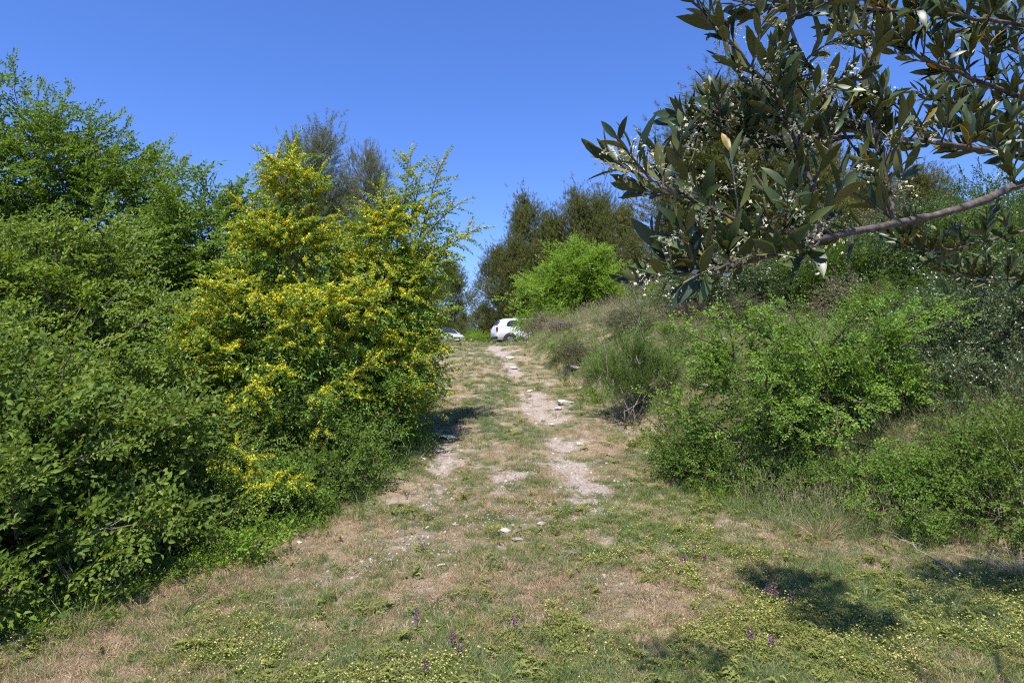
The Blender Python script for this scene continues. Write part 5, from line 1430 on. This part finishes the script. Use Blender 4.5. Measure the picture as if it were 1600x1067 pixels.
# ------------------------------------------------------------------ single wild plants
def clump(name, label, cat, g, parts, scale=1.0, rot=0.0, group=None):
    t = thing(name, label, cat, g, rot, group)
    for nm, (V_, T_, A_, m_), mats in parts:
        o = link(nm, mesh(nm, V_ * scale, T_, mats, m_, {'v': A_}), t, 'stuff')
    return t
for i, (px, py, L, n_, mt, w, lean, bend, lb) in enumerate([
    (606, 742, .42, 70, 'bluegrass', .004, .5, .35, 'silvery bluish tall grass in the shade of the yellow bush'),
    (640, 728, .36, 55, 'bluegrass', .004, .5, .35, 'silvery grass nearest the track in the bush shadow'),
    (690, 540, .55, 60, 'straw', .006, .4, .3, 'dry tall grass at the top end of the yellow bush'),
    (880, 800, .17, 90, 'grass', .004, 1.0, .5, 'low green grass tuft in the middle of the near track'),
    (948, 812, .20, 110, 'bluegrass', .004, 1.2, .7, 'spreading grey-green grass tuft right of the near track'),
    (1280, 838, .30, 120, 'rust', .003, .8, .6, 'rusty fine-leaved grass tuft below the thorny bush'),
    (1592, 900, .36, 150, 'straw', .004, .9, .9, 'pale dry straw clump at the right edge'),
    (1500, 790, .55, 70, 'grass', .005, .6, .6, 'tall green grass among the right edge shrubs'),
    (1570, 800, .60, 80, 'grass', .005, .6, .6, 'tallest green grass clump at the right edge'),
    (1440, 850, .40, 60, 'grass', .005, .7, .7, 'green grass clump in front of the small bramble'),
    (1075, 870, .16, 80, 'bluegrass', .003, .8, .4, 'soft green tuft in the grass right of the track'),
    (1190, 865, .17, 90, 'grass', .003, .8, .4, 'soft bright tuft beside the bramble edge'),
    (1345, 935, .17, 26, 'bluegrass', .009, .8, .5, 'broad-bladed tuft in the near trefoil'),
    (1430, 940, .18, 22, 'bluegrass', .008, .9, .7, 'broad-bladed tuft at the edge of the olive shade'),
    (1290, 1030, .14, 30, 'bluegrass', .006, .8, .6, 'broad-bladed tuft at the bottom in the trefoil'),
    (548, 985, .12, 60, 'bluegrass', .004, 1.0, .5, 'dark green tuft in the near left grass'),
    (285, 962, .20, 36, 'grass', .008, 1.1, .5, 'leafy green tuft at the left thicket edge'),
    (560, 810, .30, 50, 'grass', .004, .4, .3, 'upright grass tuft at the corner of the left thicket'),
    (130, 985, .30, 50, 'grass', .005, .6, .5, 'grass tuft under the bramble thicket'),
    (905, 640, .28, 70, 'grass', .004, .5, .4, 'green grass tuft right above the rut outcrop'),
    (1240, 470, .5, 60, 'grass', .006, .6, .5, 'yellow-green grass tuft high on the bank'),
    ]):
    clump('grass_tuft', lb, 'grass', G(px, py), [('blades', tuft(1000 + i, n_, L, w, lean, bend, L * .22), [M[mt], M['straw']])])

def spike(seed, H=.20, nf=16):
    """orchid-like flower: leaves, a stalk, a spike of purple flowers"""
    r = rng(seed); st_, fl_ = Acc(), Acc()
    tube(st_, curve([0, 0, -.01], [r.normal(0, .015), r.normal(0, .015), H], r.normal(0, .008, 3), 6), [.0028, .0026, .0024, .002, .0018, .0012], 5, .4)
    for i in range(6):
        blade(st_, np.array([0, 0, .004 * i]), np.array([math.cos(i * 2.4), math.sin(i * 2.4), .6]), .07, .012, .5, r, r.uniform(), 2)
    for i in range(nf):
        z = H * (.5 + .5 * i / nf); an = i * 2.4; s = .013 * (1 - .4 * i / nf)
        c = np.array([math.cos(an) * .006, math.sin(an) * .006, z]); d_ = np.array([math.cos(an), math.sin(an), .15])
        for k in range(3):
            V_, T_ = leaf_geo(s, s * .8, .2, .3); R_ = frames((d_ + r.normal(0, .45, 3))[None], r, .8)[0]
            fl_.add(V_ @ R_.T + c, T_, r.uniform())
    return st_.get(), fl_.get()
for i, (px, py, H, lb) in enumerate([
    (652, 985, .15, 'pink-purple flower spike on the bare near soil'), (667, 1062, .13, 'purple flower spike at the bottom edge, left of centre'),
    (709, 1015, .12, 'dark purple flower left of the centre bottom'), (720, 1030, .11, 'smallest purple flower just below the dark one'), (805, 990, .12, 'single purple flower in the middle foreground grass'),
    (1207, 945, .16, 'tallest purple flower at the left rim of the round shade patch'), (1196, 938, .12, 'left purple flower at the top of the round shade patch'),
    (1232, 955, .14, 'purple flower inside the round shade patch'), (1168, 1010, .13, 'pink-purple flower below the round shade patch'), (1082, 866, .10, 'pink flower above the right near grass'),
    (1066, 884, .09, 'small violet flower left of the flat pale stone tuft'), (1098, 880, .09, 'small violet flower near the pink one'), (660, 862, .08, 'tiny violet flower in the left near grass'), (1200, 1018, .11, 'dim purple flower in the lower shade patch'),
    ]):
    a, b = spike(1100 + i, H)
    clump('purple_flower', lb, 'flower', G(px, py), [('stalk', a, [M['grass'], M['grass']]), ('petals', b, [M['purple']])])

def euphorb(seed):
    r = rng(seed); a, s_ = Acc(), Acc()
    for i in range(26):
        an = r.uniform(0, 6.283); q = r.uniform(0, 1) ** .5 * .075
        top = np.array([math.cos(an) * q, math.sin(an) * q, r.uniform(.05, .09)])
        blade(s_, top * [.3, .3, 0], top - top * [.3, .3, 0], .09, .002, 0, r, .3, 1)
        for k in range(7):
            V_, T_ = leaf_geo(.014, .010, .1, .1); R_ = frames(np.array([[math.cos(k), math.sin(k), r.uniform(0, .6)]]), r, .3)[0]
            a.add(V_ @ R_.T + top - [0, 0, r.uniform(0, .015)], T_, r.uniform())
    return a.get(), s_.get()
a, b = euphorb(1201)
M['lime'] = leaf_mat('lime_leaf', [(0, (.20, .24, .02)), (.5, (.33, .37, .03)), (1, (.46, .46, .05))], trans=.3, tcol=(1.3, 1.3, .6))
clump('spurge', 'small yellow-green spurge cushion in the middle of the near track', 'plant', G(770, 834), [('leaves', a, [M['lime']]), ('stalks', b, [M['grass']])])
a, b = euphorb(1202)
clump('spurge', 'flat yellowish cushion beside the right rut', 'plant', G(912, 703), [('leaves', a, [M['lime']]), ('stalks', b, [M['grass']])], .9)

def whiteflower(seed, H=.3):
    r = rng(seed); s_, f_ = Acc(), Acc()
    for k in range(3):
        top = np.array([r.normal(0, .05), r.normal(0, .05), H * r.uniform(.7, 1.1)])
        tube(s_, curve([0, 0, -.02], top, [0, 0, 0], 4), [.003, .0025, .002, .0015], 4, .4)
        for q in range(12):
            V_, T_ = leaf_geo(.02, .014, .1, .0); R_ = frames(np.array([[math.cos(q * .6), math.sin(q * .6), .2]]), r, .3)[0]
            f_.add(V_ @ R_.T + top + r.normal(0, .012, 3) * [1, 1, .3], T_, r.uniform())
    return s_.get(), f_.get()
for i, (px, py, lb) in enumerate([(719, 548, 'white flower at the crest below the silver car'), (727, 549, 'white flower in the crest grass between the two cars'), (738, 546, 'white flower on the crest left of the white car'), (742, 552, 'low white flower on the far middle of the track'),
                                  (900, 622, 'white flower above the rut outcrop'), (1030, 484, 'white flower on the crest of the bank'), (1046, 480, 'second white flower along the bank crest'), (1018, 488, 'white flower at the left of the bank crest'), (820, 549, 'white flower at the bank foot right of the track top')]):
    a, b = whiteflower(1300 + i, .18 if py > 600 else .3)
    clump('white_flower', lb, 'flower', G(px, py), [('stalk', a, [M['grass']]), ('petals', b, [M['white']])])

# dry twigs lying about and a dead stem at the right
def stick(px0, py0, px1, py1, r0, label, lift=0.01, arch=.0):
    a_, b_ = G(px0, py0), G(px1, py1)
    acc = Acc(); rr = rng(int(px0 + py0))
    p_ = curve(a_ + [0, 0, lift], b_ + [0, 0, lift], [0, 0, arch], 9, rr, .012)
    tube(acc, p_, np.linspace(r0, r0 * .4, 9), 6)
    for k in (3, 5, 6):
        tube(acc, curve(p_[k], p_[k] + rr.normal(0, .06, 3) * [1, 1, .4] + [0, 0, .02], [0, 0, .01], 4), [r0 * .5, r0 * .4, r0 * .3, r0 * .15], 4)
    o = acc.build('dry_stick', M['greytwig'], None, a_, None, True); o.location = Vector(a_)
    tag(o, label, 'stick')
stick(1490, 905, 1380, 840, .006, 'long pale dry stick under the small bramble', .03, .05)
stick(870, 872, 920, 862, .006, 'dark dry stick lying in the near track', .012)
stick(1600, 820, 1525, 690, .006, 'long bent straw-coloured stem leaning at the right edge', .05, .35)
stick(722, 630, 756, 632, .005, 'thin dry stick lying across the far grass strip', .012)
